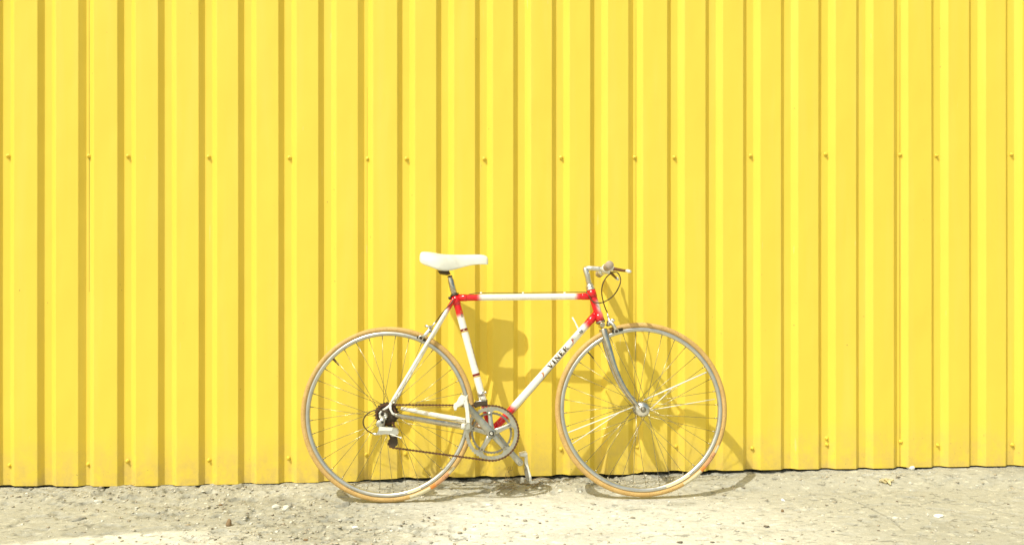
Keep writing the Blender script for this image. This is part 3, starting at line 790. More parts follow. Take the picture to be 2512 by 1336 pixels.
# crank arm with spider
def arm_mesh(mb, sgn, side_w):
    """tapered arm from the axle along sgn*ARMd"""
    d = ARMd*sgn; a = Vector((C_.x, -side_w, C_.z)); b = a+d*ALEN; out = -1 if side_w > 0 else 1
    pts = [a-d*.012, a-d*.010, a, a+d*.03, a+d*.08, a+d*.13, b-d*.006, b+d*.006, b+d*.012, b+d*.014]
    ys = [0, 0, 0, .001, .004, .008, .011, .012, .012, .012]
    pts = [p+Vector((0, out*y_, 0)) for p, y_ in zip(pts, ys)]
    mb.tube(pts, [.006, .013, .0185, .0155, .0130, .0122, .0135, .0128, .008, .004], 20, flat=.48)
    return b+Vector((0, out*.012, 0))
mb = MB(); NP = arm_mesh(mb, 1, CW+.016)
for a in arms:
    d = Vector((math.cos(a), 0, math.sin(a))); o_ = Vector((C_.x, -(CW+.010), C_.z))
    mb.tube([o_+d*.006, o_+d*.030+Vector((0, .002, 0)), o_+d*.055+Vector((0, .005, 0)), o_+d*.074+Vector((0, .007, 0)), o_+d*.081+Vector((0, .007, 0))], [.0135, .0105, .0085, .0090, .0050], 12, flat=.45)
crank = mb.build('crank_arm', M['alu_matt'], bike)
for a in arms:
    d = Vector((math.cos(a), 0, math.sin(a))); mb = MB(); mb.lathe(C_+d*.072, (0, -1, 0), [(CW+.004, .0045), (CW+.0105, .0045), (CW+.0112, .0038), (CW+.0112, .0022), (CW+.0085, .0020), (CW+.0085, .0001)], 14)
    mb.build('chainring_bolt', M['steel_dark'], crank)
mb = MB(); mb.lathe(Vector((C_.x, 0, C_.z)), (0, -1, 0), [(CW+.022, .0105), (CW+.0262, .0105), (CW+.0262, .0078), (CW+.0235, .0075), (CW+.0235, .0001)], 24); mb.build('crank_bolt', M['black'], crank)
mb = MB(); mb.lathe(Vector((C_.x, 0, C_.z)), (0, -1, 0), [(CW+.0235, .0060), (CW+.0278, .0056), (CW+.0278, .0028), (CW+.024, .0026), (CW+.024, .0001)], 6); mb.build('crank_bolt', M['silver'], crank)
mb = MB(); mb.cyl(C_, (0, 1, 0), .0085, -CW-.01, .06, 16); FP = arm_mesh(mb, -1, -.064); far_crank = mb.build('crank_arm', M['alu_matt'], bike)
mb = MB(); mb.lathe(FP+Vector((0, -.006, 0)), (0, -1, 0), [(0, .0001), (-.001, .0045), (.0015, .0048), (.0018, .0062), (.0004, .0066)], 18); mb.build('pedal_thread', M['steel_dark'], far_crank)
# pedals: white clipless bodies hanging toe down
def pedal(pts_body, pts_plate, w0, w1, spind, blocks):
    mb = MB()
    mb.prism([LX(a_, b_, (w0+w1)/2) for a_, b_ in pts_body], -w0, -w1, .004)
    root = mb.build('pedal', M['white_plastic'], bike)
    mb = MB(); mb.prism([LX(a_, b_, (w0+w1)/2) for a_, b_ in pts_plate], -(w0+.006*(1 if w1 > w0 else -1)), -w1, .002); mb.build('pedal_plate', M['white_plastic'], root)
    mb = MB(); mb.cyl(Vector((spind.x, 0, spind.z)), (0, -1, 0), .0065, spind.y*-1, (w0+w1)/2, 14); mb.build('spindle', M['silver'], root)
    for poly, mk in blocks:
        mb = MB(); s1 = 1 if w1 > w0 else -1
        mb.prism([LX(a_, b_, (w0+w1)/2) for a_, b_ in poly], -(w0-.002 if w1 < w0 else w0+.012), -(w1+.002*s1), .001); mb.build('pedal_cleat', M[mk], root)
    return root
pedal([(1149, 966), (1142, 972), (1139, 970), (1132, 967), (1126, 974), (1121, 985), (1114, 989.5), (1113, 997), (1115, 1005), (1119, 1006), (1121, 999), (1130, 995), (1139, 990), (1147, 978)],
      [(1137, 980), (1146, 979), (1149, 990), (1152, 1015), (1153, 1036), (1145, 1036), (1142, 1005)], .088, .135, NP,
      [([(1144.5, 1037.5), (1153.5, 1037.5), (1153.5, 1050), (1142, 1052)], 'silver')])
pedal([(1273, 1110), (1290, 1106), (1294, 1112), (1291, 1119), (1280, 1118), (1274, 1118)],
      [(1287, 1119), (1294, 1116), (1294, 1130), (1298, 1148), (1303, 1166), (1304, 1178), (1298, 1178), (1296, 1162), (1291, 1142), (1286.5, 1134)], -.086, -.13, FP,
      [([(1287, 1136), (1291, 1142), (1295, 1158), (1297, 1178), (1291, 1178), (1286.5, 1158)], 'steel_dark'),
       ([(1286.6, 1141), (1291.5, 1142), (1293, 1148), (1286.6, 1148.5)], 'silver')])

# ---- chain: one mesh of links along its loop
chw = .0500
cr = .1035; fwr = .0335; fc = Vector((RH.x, 0, RH.z)); JP = L(964, 1086, .045); GP = L(961, 1053, .045)
def tangent(c1, r1, c2, r2, side):
    dx, dz = c2.x-c1.x, c2.z-c1.z; d = math.hypot(dx, dz); base_ = math.atan2(dz, dx); ac = math.acos((r1-r2)/d)
    a = base_+side*ac
    return (Vector((c1.x+r1*math.cos(a), 0, c1.z+r1*math.sin(a))), Vector((c2.x+r2*math.cos(a), 0, c2.z+r2*math.sin(a))), a)
fr_ = .0370
t1a, t1b, a1 = tangent(fc, fr_, C_, cr, 1)       # top run, sprocket to chainring
t2a, t2b, a2 = tangent(JP, .0165, C_, cr, -1)    # lower run
loop = []
def arc(c, r, a_from, a_to, n_=40): return [Vector((c.x+r*math.cos(a_from+(a_to-a_from)*i/n_), 0, c.z+r*math.sin(a_from+(a_to-a_from)*i/n_))) for i in range(n_+1)]
loop += [t1a.lerp(t1b, i/30) for i in range(31)]
a_end = a2
while a_end > a1: a_end -= 2*math.pi
loop += arc(C_, cr, a1, a_end)
loop += [t2b.lerp(t2a, i/30) for i in range(31)]
# round the lower jockey wheel, up to the upper one, round the back of the sprocket
loop += arc(JP, .0165, a2, a2-math.radians(120), 12)
loop += arc(GP, .0150, math.radians(-20), math.radians(40), 6)
loop += arc(fc, fr_, math.radians(-50), math.radians(-50)-math.radians(310)+(a1-math.radians(90)), 40)
def resample(pts, step):
    out = [pts[0]]; acc = 0
    for a, b in zip(pts, pts[1:]):
        d = (b-a).length
        while acc+d >= step:
            t = (step-acc)/d; a = a.lerp(b, t); out.append(a); d = (b-a).length; acc = 0
        acc += d
    return out
link_pts = resample(loop, .0127/1.0)
mb = MB()
for i, (a, b) in enumerate(zip(link_pts, link_pts[1:])):
    if (b-a).length > .02: continue
    d = (b-a).normalized(); up = Vector((-d.z, 0, d.x)); wo = .0032 if i % 2 == 0 else .0022
    for sgn in (1, -1):
        y0 = -chw+sgn*wo; vs = []
        for yy in (y0-.0006, y0+.0006):
            for s_, h_ in ((-.0038, 0), (-.0026, .0034), (0, .0042), (.0035, .0030), (.00635, .0022), (.0092, .0030), (.0127, .0042), (.0153, .0034), (.0165, 0),
                           (.0153, -.0034), (.0127, -.0042), (.0092, -.0030), (.00635, -.0022), (.0035, -.0030), (0, -.0042), (-.0026, -.0034)):
                p = a+d*s_+up*h_; vs.append((p.x, yy, p.z))
        k_ = 16; mb.add(vs, [(j, (j+1) % k_, k_+(j+1) % k_, k_+j) for j in range(k_)]+[tuple(range(k_)), tuple(k_+j for j in range(k_))], False)
    mb.lathe((a.x, -chw, a.z), (0, 1, 0), [(-.0042, .0001), (-.0042, .0021), (.0042, .0021), (.0042, .0001)], 6)
mb.build('chain', M['rust'], bike)

# ---- rear derailleur
def B3(px, py, w_): p = L(px, py, w_); return Vector((p.x, -w_, p.z))
mb = MB(); w_ = .072
mb.prism([LX(a_, b_, w_) for a_, b_ in ((931, 1044), (966, 1047), (976, 1050), (979, 1058), (976, 1066), (966, 1066), (945, 1064), (928, 1066), (926, 1060))], -.062, -.082, .003)
rd = mb.build('rear_derailleur', M['silver'], bike)
mb = MB(); mb.prism([LX(a_, b_, w_) for a_, b_ in ((931, 1045), (965, 1048), (964, 1055), (931, 1055))], -.080, -.086, .002); mb.build('outer_link', M['white_plastic'], rd)
mb = MB(); mb.cyl(B3(971, 1057, 0), (0, -1, 0), .0145, .058, .080, 20); mb.build('knuckle', M['alu_matt'], rd)
mb = MB(); mb.cyl(B3(938, 1035, 0), (0, -1, 0), .0140, .060, .078, 20); mb.tube([B3(940, 1020, .066), B3(937, 1036, .068), B3(934, 1048, .070)], [.009, .012, .011], 12, flat=.6); mb.build('pivot', M['alu_matt'], rd)
for px, py, r_, k_ in ((938, 1035, .0045, 'black'), (945.6, 1020.5, .0072, 'silver'), (939, 1014, .0036, 'black'), (970, 1060, .0035, 'silver')):
    mb = MB(); mb.lathe(B3(px, py, .078), (0, -1, 0), [(-.02, r_), (.002, r_), (.003, r_*.8), (.003, r_*.5), (.001, r_*.45), (.001, .0001)], 16); mb.build('pivot_bolt', M[k_], rd)
mb = MB(); mb.prism([LX(a_, b_, .05) for a_, b_ in ((951, 1060), (972, 1064), (976, 1078), (975, 1090), (966, 1098), (957, 1094), (953, 1084), (957, 1074))], -.050, -.054, .001)
mb.prism([LX(a_, b_, .05) for a_, b_ in ((953, 1040), (972, 1050), (974, 1078), (972, 1092), (964, 1097), (957, 1090), (957, 1070))], -.038, -.041, .001); mb.build('cage', M['dark_metal'], rd)
for c_ in (JP, GP):
    mb = MB(); mb.ring_plate(Vector((0, 0, 0)), .003, lambda q: .0160+.0022*math.cos(q*11), -.043, -.049, 66); o = mb.build('jockey_wheel', M['black'], rd); o.location = (c_.x, 0, c_.z)
mb = MB(); a = B3(957, 1064, .085); b = B3(981, 1072, .088); c_ = B3(985.5, 1073.5, .088); mb.tube([a, b, b.lerp(c_, .3), c_], [.0016, .0016, .0042, .0030], 8); mb.build('cable_end', M['white_plastic'], rd)
mb = MB(); mb.tube([B3(928, 1063, .075), B3(921, 1064, .075), B3(913, 1062, .075)], [.0040, .0048, .0032], 10); mb.build('barrel_adjuster', M['silver'], rd)

# ---- front derailleur
mb = MB(); mb.prism([LX(a_, b_, .055) for a_, b_ in ((1161, 993), (1168, 986), (1184, 983), (1196, 983), (1196, 992), (1180, 994), (1166, 1000))], -.0575, -.0600, .001)
mb.prism([LX(a_, b_, .04) for a_, b_ in ((1161, 989), (1168, 982), (1184, 979), (1196, 980), (1196, 988), (1180, 990), (1166, 996))], -.034, -.037, .001)
fd = mb.build('front_derailleur', M['dark_metal'], bike)
mb = MB(); mb.tube([B3(1167, 985, .052), B3(1180, 983, .052), B3(1193, 982, .050)], [.0030, .0030, .0046], 8); mb.build('link', M['silver'], fd)
s_ = (L(1180, 966)-BB).dot(sc); mb = MB(); mb.tube([BB+sc*(s_-.006), BB+sc*(s_+.008)], .0168, 20); mb.tube([B3(1189, 961, .012), B3(1194, 962, .014)], .005, 10)
mb.tube([B3(1174, 972, .02), B3(1177, 980, .035), B3(1180, 988, .050)], .0045, 10); mb.build('clamp', M['silver'], fd)

# ---- seat post and saddle
mb = MB(); top = L(1103, 676); mb.tube([SEATTOP-sc*.02, SEATTOP+sc*.045, top-sc*.022, top-sc*.010, top], [.0130, .0130, .0128, .0105, .0100], 22)
mb.build('seat_post', M['chrome'], bike)
mb = MB(); mb.lathe(SEATTOP, sc, [(.004, .0145), (.004, .0172), (.012, .0172), (.012, .0145)], 24); mb.cyl(L(1103.5, 731), (0, 1, 0), .006, -.014, .014, 16); mb.build('seat_clamp', M['dark_metal'], bike)
prof = [(1029.3, 627, 632), (1031, 617.5, 642), (1036, 615, 647), (1044, 614.8, 651), (1058, 616, 655.5), (1070, 618.5, 661), (1082, 620.5, 665.0), (1095, 622, 666.0), (1108, 622.6, 664.0), (1120, 623, 660.5),
        (1134, 623.3, 655.5), (1150, 623.3, 651), (1166, 623, 648), (1180, 623, 647.2), (1190, 625.2, 647.4), (1195.5, 628.5, 647.4), (1197.8, 635, 646)]
hw = [.030, .052, .060, .066, .070, .071, .068, .059, .048, .038, .031, .026, .0235, .022, .020, .0165, .011]
vs = []; nr = 20
for (px, yt, yb), h_ in zip(prof, hw):
    a = L(px, yt, h_*.55); b = L(px, yb+3.5, h_*.9); zt, zb = a.z, b.z
    for j in range(nr+1):
        q_ = math.pi*j/nr; cy = math.cos(q_); sy = math.sin(q_)
        yv = -h_*math.copysign(abs(cy)**.80, cy); zb2 = zb+.013*(1-cy)*.5*min(1, h_/.05); zv = zb2+(zt-zb2)*(sy**.62)
        vs.append((a.x, yv, zv))
    for j in range(1, 6):
        t = j/6; vs.append((a.x, h_*(1-2*t)*.93, zb+.013*(1-t)*min(1, h_/.05)+(zt-zb)*.45*math.sin(math.pi*t)))
k_ = nr+6; fs = [(i*k_+j, i*k_+(j+1) % k_, (i+1)*k_+(j+1) % k_, (i+1)*k_+j) for i in range(len(prof)-1) for j in range(k_)]
fs += [tuple(range(k_)), tuple((len(prof)-1)*k_+j for j in reversed(range(k_)))]
mb = MB(); mb.add(vs, fs); sad = mb.build('saddle', M['saddle'], bike)
sb = sad.modifiers.new('soft', 'SUBSURF'); sb.levels = 2; sb.render_levels = 2
mb = MB()
for sgn in (1, -1):
    yw = lambda w_: -sgn*w_
    P_ = [L(1056, 646), L(1075, 658), L(1100, 660), L(1130, 653), L(1168, 640)]
    mb.tube(catmull([Vector((p.x, yw(ww), p.z)) for p, ww in zip(P_, (.035, .024, .022, .018, .008))], 6), .0035, 8)
mb.build('saddle_rails', M['steel_dark'], sad)
mb = MB(); mb.prism([LX(a_, b_) for a_, b_ in ((1074, 665), (1102, 665), (1105, 671), (1098, 674), (1084, 672.5), (1078, 671))], -.024, .024, .003); mb.build('saddle_clamp', M['dark_metal'], sad)
a = L(1032, 640, .05); b = L(1037, 645, .05)
mb = MB(); mb.tube([Vector((a.x-.001, -.040, a.z)), Vector((a.x+.004, -.048, a.z-.006)), Vector((b.x, -.054, b.z))], .0016, 6); mb.build('saddle_mark', M['black'], sad)

# ---- stem, bar, levers
mb = MB(); A_ = L(1450, 705); B_ = L(1441, 676); C1 = L(1434.5, 658.5); C2 = L(1452, 657.5); E_ = L(1482, 661)
mb.tube([HTOP+hc*.010, B_, L(1436.5, 661), L(1434.5, 655.5)], [.0112, .0112, .0118, .0085], 20)
mb.tube([C1, C2, L(1466, 658.8), E_], [.0105, .0100, .0110, .0140], 18)
stem = mb.build('stem', M['silver'], bike)
mb = MB(); mb.cyl(E_, (0, 1, 0), .0165, -.022, .022, 24, .003); mb.tube([L(1470, 668), L(1478, 669)], .0055, 10); mb.build('bar_clamp', M['silver'], stem)
BW = .166
mb = MB(); mb.tube([Vector((E_.x, y_, E_.z)) for y_ in (-BW+.01, -.08, 0, .08, BW-.01)], .0120, 20); bar = mb.build('handlebar', M['silver'], bike)
for sgn in (1, -1):
    mb = MB(); mb.lathe(E_, (0, -sgn, 0), [(BW-.085, .0125), (BW-.083, .0150), (BW-.02, .0155), (BW-.004, .0160), (BW, .0135), (BW, .0001)], 24)
    mb.build('grip', M['cork'], bar)
    # brake lever: pivot body ahead of the bar, blade running out along it
    cw = BW-.105
    def lv(dx, dz, w_): return Vector((E_.x+dx, -sgn*w_, E_.z+dz))
    mb = MB(); mb.lathe(Vector((E_.x, 0, E_.z)), (0, -sgn, 0), [(cw-.009, .0125), (cw-.009, .0165), (cw+.009, .0165), (cw+.009, .0125)], 20)
    mb.tube([lv(.008, .000, cw), lv(.020, -.001, cw), lv(.031, -.004, cw-.004)], [.0105, .0115, .0090], 14)
    lev = mb.build('brake_lever', M['white_plastic'], bike)
    mb = MB(); mb.tube(catmull([lv(.028, -.004, cw), lv(.042, -.009, cw+.020), lv(.056, -.016, cw+.052), lv(.068, -.021, cw+.080)], 5), [.0070, .0052], 12, flat=.7)
    mb.build('lever_blade', M['lever_brown'], lev)
    mb = MB(); mb.tube([lv(.067, -.0205, cw+.078), lv(.073, -.0235, cw+.088), lv(.079, -.026, cw+.098)], [.0058, .0068, .0046], 12); mb.build('lever_tip', M['white_plastic'], lev)
# cables
def cable(name, pts, r_=.0024, mk='cable'):
    mb = MB(); mb.tube(catmull(pts, 10), r_, 8); return mb.build(name, M[mk], bike)
near_w = BW-.105
cable('front_brake_cable', [B3(1508, 667, near_w), B3(1500, 669, near_w-.004), B3(1485.5, 682.5, near_w-.012), B3(1477.2, 702, .05), B3(1476.4, 722, .04), B3(1480.5, 742, .025), B3(1485.5, 757, .014), B3(1489.7, 766, .006)])
cable('rear_brake_cable', [B3(1505, 667, -near_w), B3(1514, 668, -near_w+.01), B3(1520, 676, -.05), B3(1522.5, 687, -.03), B3(1520, 699, -.01), B3(1511.8, 715.5, .005), B3(1500, 729, .018), B3(1485, 738.5, .024), B3(1470.6, 742.7, .026), B3(1455, 739, .020), B3(1444, 724, .012), B3(1438, 716.5, .004)])
cable('top_tube_cable', [L(1440, 716), L(1414, 716.5), L(1380, 716.7), L(1280, 717.8), L(1180, 718.3), L(1160, 720), L(1140, 724)], .0014, 'cable')
for px in (1385, 1283, 1180):
    mb = MB(); a = L(px, 718.2); mb.tube([a-ttd*.004, a+ttd*.004], .0036, 10); mb.build('cable_guide', M['white_plastic'], bike)
cable('rear_brake_cable', [B3(1112, 735, .022), B3(1104, 746, .026), B3(1094, 757, .024), B3(1083, 770, .018), B3(1075, 781, .010), B3(1069, 789, .006)], .0022)
cable('gear_cable', [B3(960, 1015.5, .066), B3(950, 1010, .070), B3(937, 1006, .074), B3(921, 1005, .076), B3(904, 1012, .077), B3(892.5, 1026, .077), B3(891.7, 1041, .077), B3(900, 1054, .076), B3(913, 1062, .075)], .0024)
cable('gear_cable', [B3(968, 1021, .05), B3(1010, 1030, .04), B3(1100, 1046, .030), B3(1150, 1055, .02)], .0011, 'alu_matt')
cable('gear_cable', [BB+dtd*.05+Vector((.011, -.012, -.012))*1.0, B3(1330, 933, .010), B3(1418, 826, .012), B3(1421, 815, .020)], .0009, 'cable')
mb = MB(); mb.tube([B3(975, 1020, .058), B3(992, 1023.5, .056)], [.0035, .0045], 10); mb.build('cable_stop', M['silver'], bike)

# shift levers on the down tube
SH = L(1424.3, 814); s_ = (SH-BB).dot(dtd); SH = BB+dtd*s_
for sgn in (1, -1):
    mb = MB(); mb.lathe(SH, (0, -sgn, 0), [(.012, .0090), (.022, .0092), (.024, .0070), (.0245, .0001)], 20); sh = mb.build('shift_lever', M['silver'] if sgn == 1 else M['alu_matt'], bike)
    mb = MB(); mb.lathe(SH, (0, -sgn, 0), [(.0235, .0060), (.0255, .0058), (.0255, .0034), (.0240, .0034)], 16); mb.build('lever_screw', M['black'], sh)
    if sgn == -1:
        a = B3(1416, 801, -.018); b = B3(1411, 790, -.024); c_ = B3(1404, 778, -.028)
        mb = MB(); mb.tube([SH+Vector((0, .018, 0)), a, b, c_], [.0058, .0036, .0026, .0034], 10, flat=.6); mb.build('lever_arm', M['white_plastic'], sh)
    else:
        mb = MB(); mb.tube([SH+Vector((0, -.021, 0)), SH+Vector((0, -.021, 0))-dtd*.03+Vector((-.002, 0, .006)), SH+Vector((0, -.018, 0))-dtd*.052+Vector((-.006, 0, .010))], [.0050, .0030, .0034], 10, flat=.6); mb.build('lever_arm', M['white_plastic'], sh)

# ---- brake calipers
def caliper(pts_up, pts_arm, pad, pad_ax, adj, pivot):
    mb = MB()
    mb.tube([B3(*p) for p in pts_arm], [.0062, .0072, .0070, .0060][:len(pts_arm)], 12, flat=.6)
    c_ = mb.build('brake_caliper', M['silver'], bike)
    mb = MB(); mb.tube([B3(*p) for p in pts_up], .0050, 12, flat=.7); mb.build('upper_arm', M['silver'], c_)
    mb = MB(); mb.tube([B3(p[0], p[1], -p[2]*.9) for p in pts_arm], [.0062, .0072, .0070, .0060][:len(pts_arm)], 12, flat=.6); mb.build('far_arm', M['silver'], c_)
    mb = MB(); mb.cyl(B3(*pivot, 0), (0, 1, 0), .0065, -.03, .03, 14); mb.build('pivot', M['steel_dark'], c_)
    mb = MB(); p = B3(*pad, .020); mb.lathe(p, (0, -1, 0), [(-.006, .0105), (.002, .0105), (.004, .0085), (.004, .0062), (-.002, .0058)], 18); mb.build('pad_holder', M['silver'], c_)
    mb = MB(); mb.lathe(p, (0, -1, 0), [(-.002, .0050), (.0075, .0050), (.0080, .0040), (.0080, .0022), (.006, .002), (.006, .0001)], 12); mb.build('pad_bolt', M['dark_metal'], c_)
    for sgn in (1, -1):
        mb = MB(); a = B3(pad_ax[0], pad_ax[1], 0); b = B3(pad_ax[2], pad_ax[3], 0); mb.tube([Vector((a.x, -sgn*.0155, a.z)), Vector((b.x, -sgn*.0155, b.z))], .0052, 10); mb.build('brake_pad', M['black'], c_)
    mb = MB(); mb.tube([B3(*q_) for q_ in adj], [.0042, .0034, .0026][:len(adj)], 10); mb.build('barrel_adjuster', M['silver'], c_)
caliper([(1043, 798, .012), (1050, 801, .014), (1057, 801, .012), (1060, 806, .006)], [(1056, 802, .016), (1052, 812, .021), (1045, 819, .024), (1034, 828, .022)], (1032.5, 828.5), (1024, 826, 1044, 834), [(1060, 800, .008), (1065, 794, .007), (1069, 788, .006)], (1057, 812))
caliper([(1492, 776, .008), (1495, 786, .012), (1500, 792, .016), (1504, 800, .018)], [(1489, 790, .012), (1497, 790, .018), (1505, 797, .024), (1512, 811, .023)], (1512, 812), (1500, 812, 1526, 807), [(1495, 785, .008), (1492, 776, .007), (1489.7, 767, .006)], (1492, 796))
mb = MB(); mb.cyl(B3(1502, 786, 0), (0, 1, 0), .0080, -.012, .022, 16); mb.tube([B3(1500, 787, .01), B3(1509, 785, .014)], .0022, 8); mb.build('caliper_knuckle', M['silver'], bike)
# pump peg and brake bridge
mb = MB(); a = B3(1056, 812, .028); mb.tube([a, Vector((a.x, -a.y, a.z))], .0055, 12); mb.build('brake_bridge', M['paint'], bike, paint=lambda p: 0.0)

# ------------------------------------------------------------------ stones and litter
def stone_mesh(sx_, sy_, sz_, seed, sub=2):
    import bmesh
    rr = random.Random(seed); bm = bmesh.new(); bmesh.ops.create_icosphere(bm, subdivisions=sub, radius=1)
    cuts = [(Vector((rr.gauss(0, 1), rr.gauss(0, 1), rr.gauss(0, 1))).normalized(), rr.uniform(.55, .85)) for _ in range(7)]
    for v_ in bm.verts:
        p = v_.co
        for nrm, d in cuts:
            e = p.dot(nrm)-d
            if e > 0: p -= nrm*e
        p *= 1+rr.uniform(-.04, .04); v_.co = Vector((p.x*sx_, p.y*sy_, p.z*sz_))
    me = bpy.data.meshes.new('stone'); bm.to_mesh(me); bm.free(); return me
def stone(px, py, wpx, hpx, mk, label, name='stone', cat='stone', group=None, rot=0, seed=1):
    p = on_ground(px, py); k_ = (Vector((p.x, p.y, 0))-Vector((0, -D, 0))).length/FPX
    sx_ = wpx*k_/2; sz_ = hpx*k_*.55; me = stone_mesh(sx_, sx_*.75, sz_, seed)
    o = bpy.data.objects.new(name, me); COL.objects.link(o); me.materials.append(M[mk])
    o.location = (p.x, p.y+sx_*.3, p.z+sz_*.45); o.rotation_euler = (0, R.uniform(-.1, .1), rot); tag(o, label, cat, group)
    return o
stone(848, 1240, 24, 14, 'stone_grey', 'grey stone just in front of the rear wheel near its lower left', seed=3)
stone(676, 1247, 20, 13, 'stone_pale', 'pale rounded stone at the left of the crumbled patch left of the rear wheel', seed=4)
stone(703, 1250, 24, 16, 'stone_pale', 'rough pale lump of concrete right beside the rounded stone left of the rear wheel', seed=5)
stone(712, 1243, 16, 11, 'stone_grey', 'small grey crumb on top of the crumbled patch left of the rear wheel', seed=15)
stone(872, 1300, 19, 9, 'stone_white', 'small white stone at the bottom edge below the rear wheel', seed=6)
stone(561, 1290, 14, 22, 'stone_brown', 'brown chip of stone standing on the pale concrete at the lower left', seed=7, rot=.6)
stone(750, 1326, 13, 8, 'stone_brown', 'small dark brown stone at the very bottom edge left of the middle', seed=8)
stone(190, 1276, 34, 9, 'stone_grey', 'flat grey stone flake lying on the concrete at the far left', seed=9, rot=.3)
stone(2237, 1150, 22, 13, 'stone_white', 'bright white stone wedged under the foot of the yellow wall at the right', seed=10)
stone(1921, 1229, 12, 8, 'stone_white', 'tiny white stone right of the front wheel above the dark hole', seed=12)
stone(1920, 1255, 9, 9, 'stone_brown', 'tiny dark pebble on the concrete right of the front wheel', seed=13)
stone(2198, 1270, 15, 8, 'stone_pale', 'pale pebble on the grey concrete at the right, left of the white flake', seed=14)
stone(2305, 1267, 22, 7, 'stone_white', 'flat white flake on the grey concrete near the right edge', seed=16, rot=-.2)
stone(1375, 1205, 15, 9, 'stone_pale', 'pale pebble between the hanging pedal and the front wheel', seed=17)
stone(240, 1231, 20, 9, 'stone_pale', 'pale flake on the concrete near the wall at the left', seed=18)
stone(541, 1240, 9, 6, 'stone_brown', 'tiny dark brown pebble near the wall, left of the brown chip', seed=19)
# white paper stick, dry leaf, dead stalks
p = on_ground(1200, 1240); q_ = on_ground(1214, 1240); d = (q_-p).normalized()
mb = MB(); mb.tube([p+Vector((0, 0, .004))-d*.013, p+Vector((0, 0, .004))+d*.014], .0032, 10); o = mb.build('white_stick', M['stone_white'], None, origin=p)
tag(o, 'short thin white stick lying on the concrete below the chainring', 'stick')
p = on_ground(2176, 1184); rr = random.Random(5); mb = MB()
for k_ in range(5):
    c_ = p+Vector((rr.uniform(-.014, .014), rr.uniform(-.02, .02), .006)); a = rr.uniform(0, 3); g = 5; vs = []
    for i in range(g+1):
        for j in range(4):
            s_, t = (i/g-.5)*.038, (j/3-.5)*.016*math.sin(math.pi*(i+.4)/(g+.8))
            vs.append(c_+Vector((s_*math.cos(a)-t*math.sin(a), s_*math.sin(a)+t*math.cos(a), .006*math.sin(i*1.5+k_)+.005*math.cos(j*2.1))))
    mb.add(vs, [(i*4+j, i*4+j+1, (i+1)*4+j+1, (i+1)*4+j) for i in range(g) for j in range(3)])
o = mb.build('dry_leaf', M['leaf'], None, origin=p); tag(o, 'crumpled dry yellow leaf on the concrete at the right near the wall', 'leaf')
o.modifiers.new('thickness', 'SOLIDIFY').thickness = .0006
rr = random.Random(9); base_p = on_ground(1265, 1186); mb = MB()
for k_ in range(16):
    p = on_ground(rr.uniform(1236, 1350), rr.uniform(1178, 1208)); a = rr.uniform(-.5, .5)+(math.pi if rr.random() < .5 else 0); l_ = rr.uniform(.04, .13)
    pts = []
    for i in range(5):
        t = i/4; x = p.x+l_*(t-.5)*math.cos(a+t*.5); y = min(-.01, p.y+l_*(t-.5)*math.sin(a+t*.5)); pts.append(Vector((x, y, gz(x, y)+.002+.012*math.sin(math.pi*t)*rr.random())))
    mb.tube(catmull(pts, 3), .0011, 5)
for k_ in range(3):
    p = on_wall(1242+k_*4, 1178, -.01); mb.tube(catmull([p, p+Vector((-.004, -.004, .02+.01*k_)), p+Vector((.003+.004*k_, -.006, .045)), p+Vector((.012, -.004, .06))], 4), .0009, 5)
o = mb.build('dead_stalks', M['straw'], None, origin=base_p); tag(o, 'tangle of thin dead brown stalks at the wall foot under the pedal', 'dead stalks', kind='stuff')

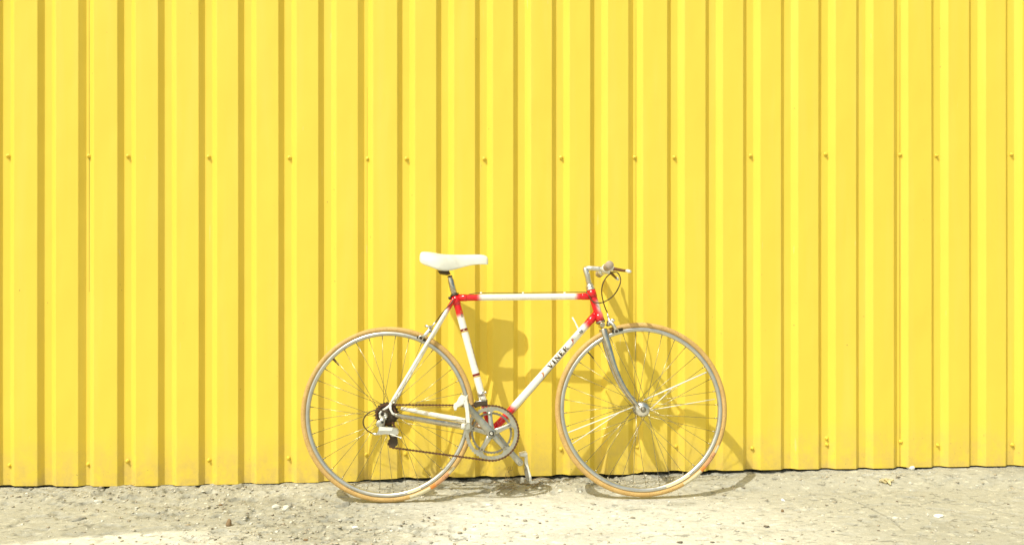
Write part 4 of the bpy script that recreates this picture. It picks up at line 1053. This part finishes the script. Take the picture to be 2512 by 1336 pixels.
# loose gravel: uncountable crumbs, one object
grains = []; rr = np.random.RandomState(4)
unit = None
import bmesh
bm = bmesh.new(); bmesh.ops.create_icosphere(bm, subdivisions=1, radius=1); uv = np.array([v_.co[:] for v_ in bm.verts]); uf = np.array([[v_.index for v_ in f.verts] for f in bm.faces]); bm.free()
N_ = 15000; xs = rr.uniform(-2.3, 2.4, N_*3); ys = rr.uniform(-.95, -.005, N_*3)
dens = .10+.72*rubble(xs, ys)**1.3; keep = rr.rand(N_*3) < dens*.62; xs = xs[keep][:N_]; ys = ys[keep][:N_]
N_ = len(xs); size = .0010+.0052*rr.rand(N_)**4.0; zs = ground_z(xs, ys)
V_ = np.zeros((N_, len(uv), 3)); jit = 1+.28*rr.randn(N_, len(uv), 1).clip(-1.4, 1.4)
sq = np.stack([rr.uniform(.8, 1.5, N_), rr.uniform(.7, 1.2, N_), rr.uniform(.4, .8, N_)], -1)
fl_ = rr.rand(N_) < .05; size[fl_] = rr.uniform(.004, .010, fl_.sum()); sq[fl_, 2] = rr.uniform(.12, .3, fl_.sum())
th = rr.uniform(0, 6.28, N_); B_ = uv[None]*jit*sq[:, None]*size[:, None, None]
V_[..., 0] = B_[..., 0]*np.cos(th)[:, None]-B_[..., 1]*np.sin(th)[:, None]+xs[:, None]
V_[..., 1] = B_[..., 0]*np.sin(th)[:, None]+B_[..., 1]*np.cos(th)[:, None]+ys[:, None]
V_[..., 2] = B_[..., 2]+(zs+size*.25)[:, None]
F_ = (uf[None]+(np.arange(N_)*len(uv))[:, None, None]).reshape(-1, 3)
me = bpy.data.meshes.new('gravel'); me.vertices.add(V_.size//3); me.vertices.foreach_set('co', V_.ravel())
me.loops.add(F_.size); me.loops.foreach_set('vertex_index', F_.ravel().astype(np.int32)); me.polygons.add(len(F_))
me.polygons.foreach_set('loop_start', np.arange(0, F_.size, 3, dtype=np.int32)); me.polygons.foreach_set('loop_total', np.full(len(F_), 3, dtype=np.int32)); me.update(calc_edges=True)
pal = np.array([[.50, .47, .38], [.62, .60, .52], [.36, .33, .26], [.20, .17, .13], [.72, .71, .64], [.44, .38, .28]])
gc = pal[rr.choice(6, N_, p=[.34, .2, .2, .05, .07, .14])]*rr.uniform(.85, 1.1, (N_, 1))
gc = np.repeat(gc[:, None], len(uv), 1).reshape(-1, 3)
ca = me.color_attributes.new('stain_and_shade', 'FLOAT_COLOR', 'POINT'); ca.data.foreach_set('color', np.concatenate([gc, np.ones((len(gc), 1))], 1).ravel())
o = bpy.data.objects.new('gravel', me); COL.objects.link(o); me.materials.append(M['gravel'])
tag(o, 'loose crumbs of gravel and grit scattered over the concrete and along the wall foot', 'gravel', kind='stuff')
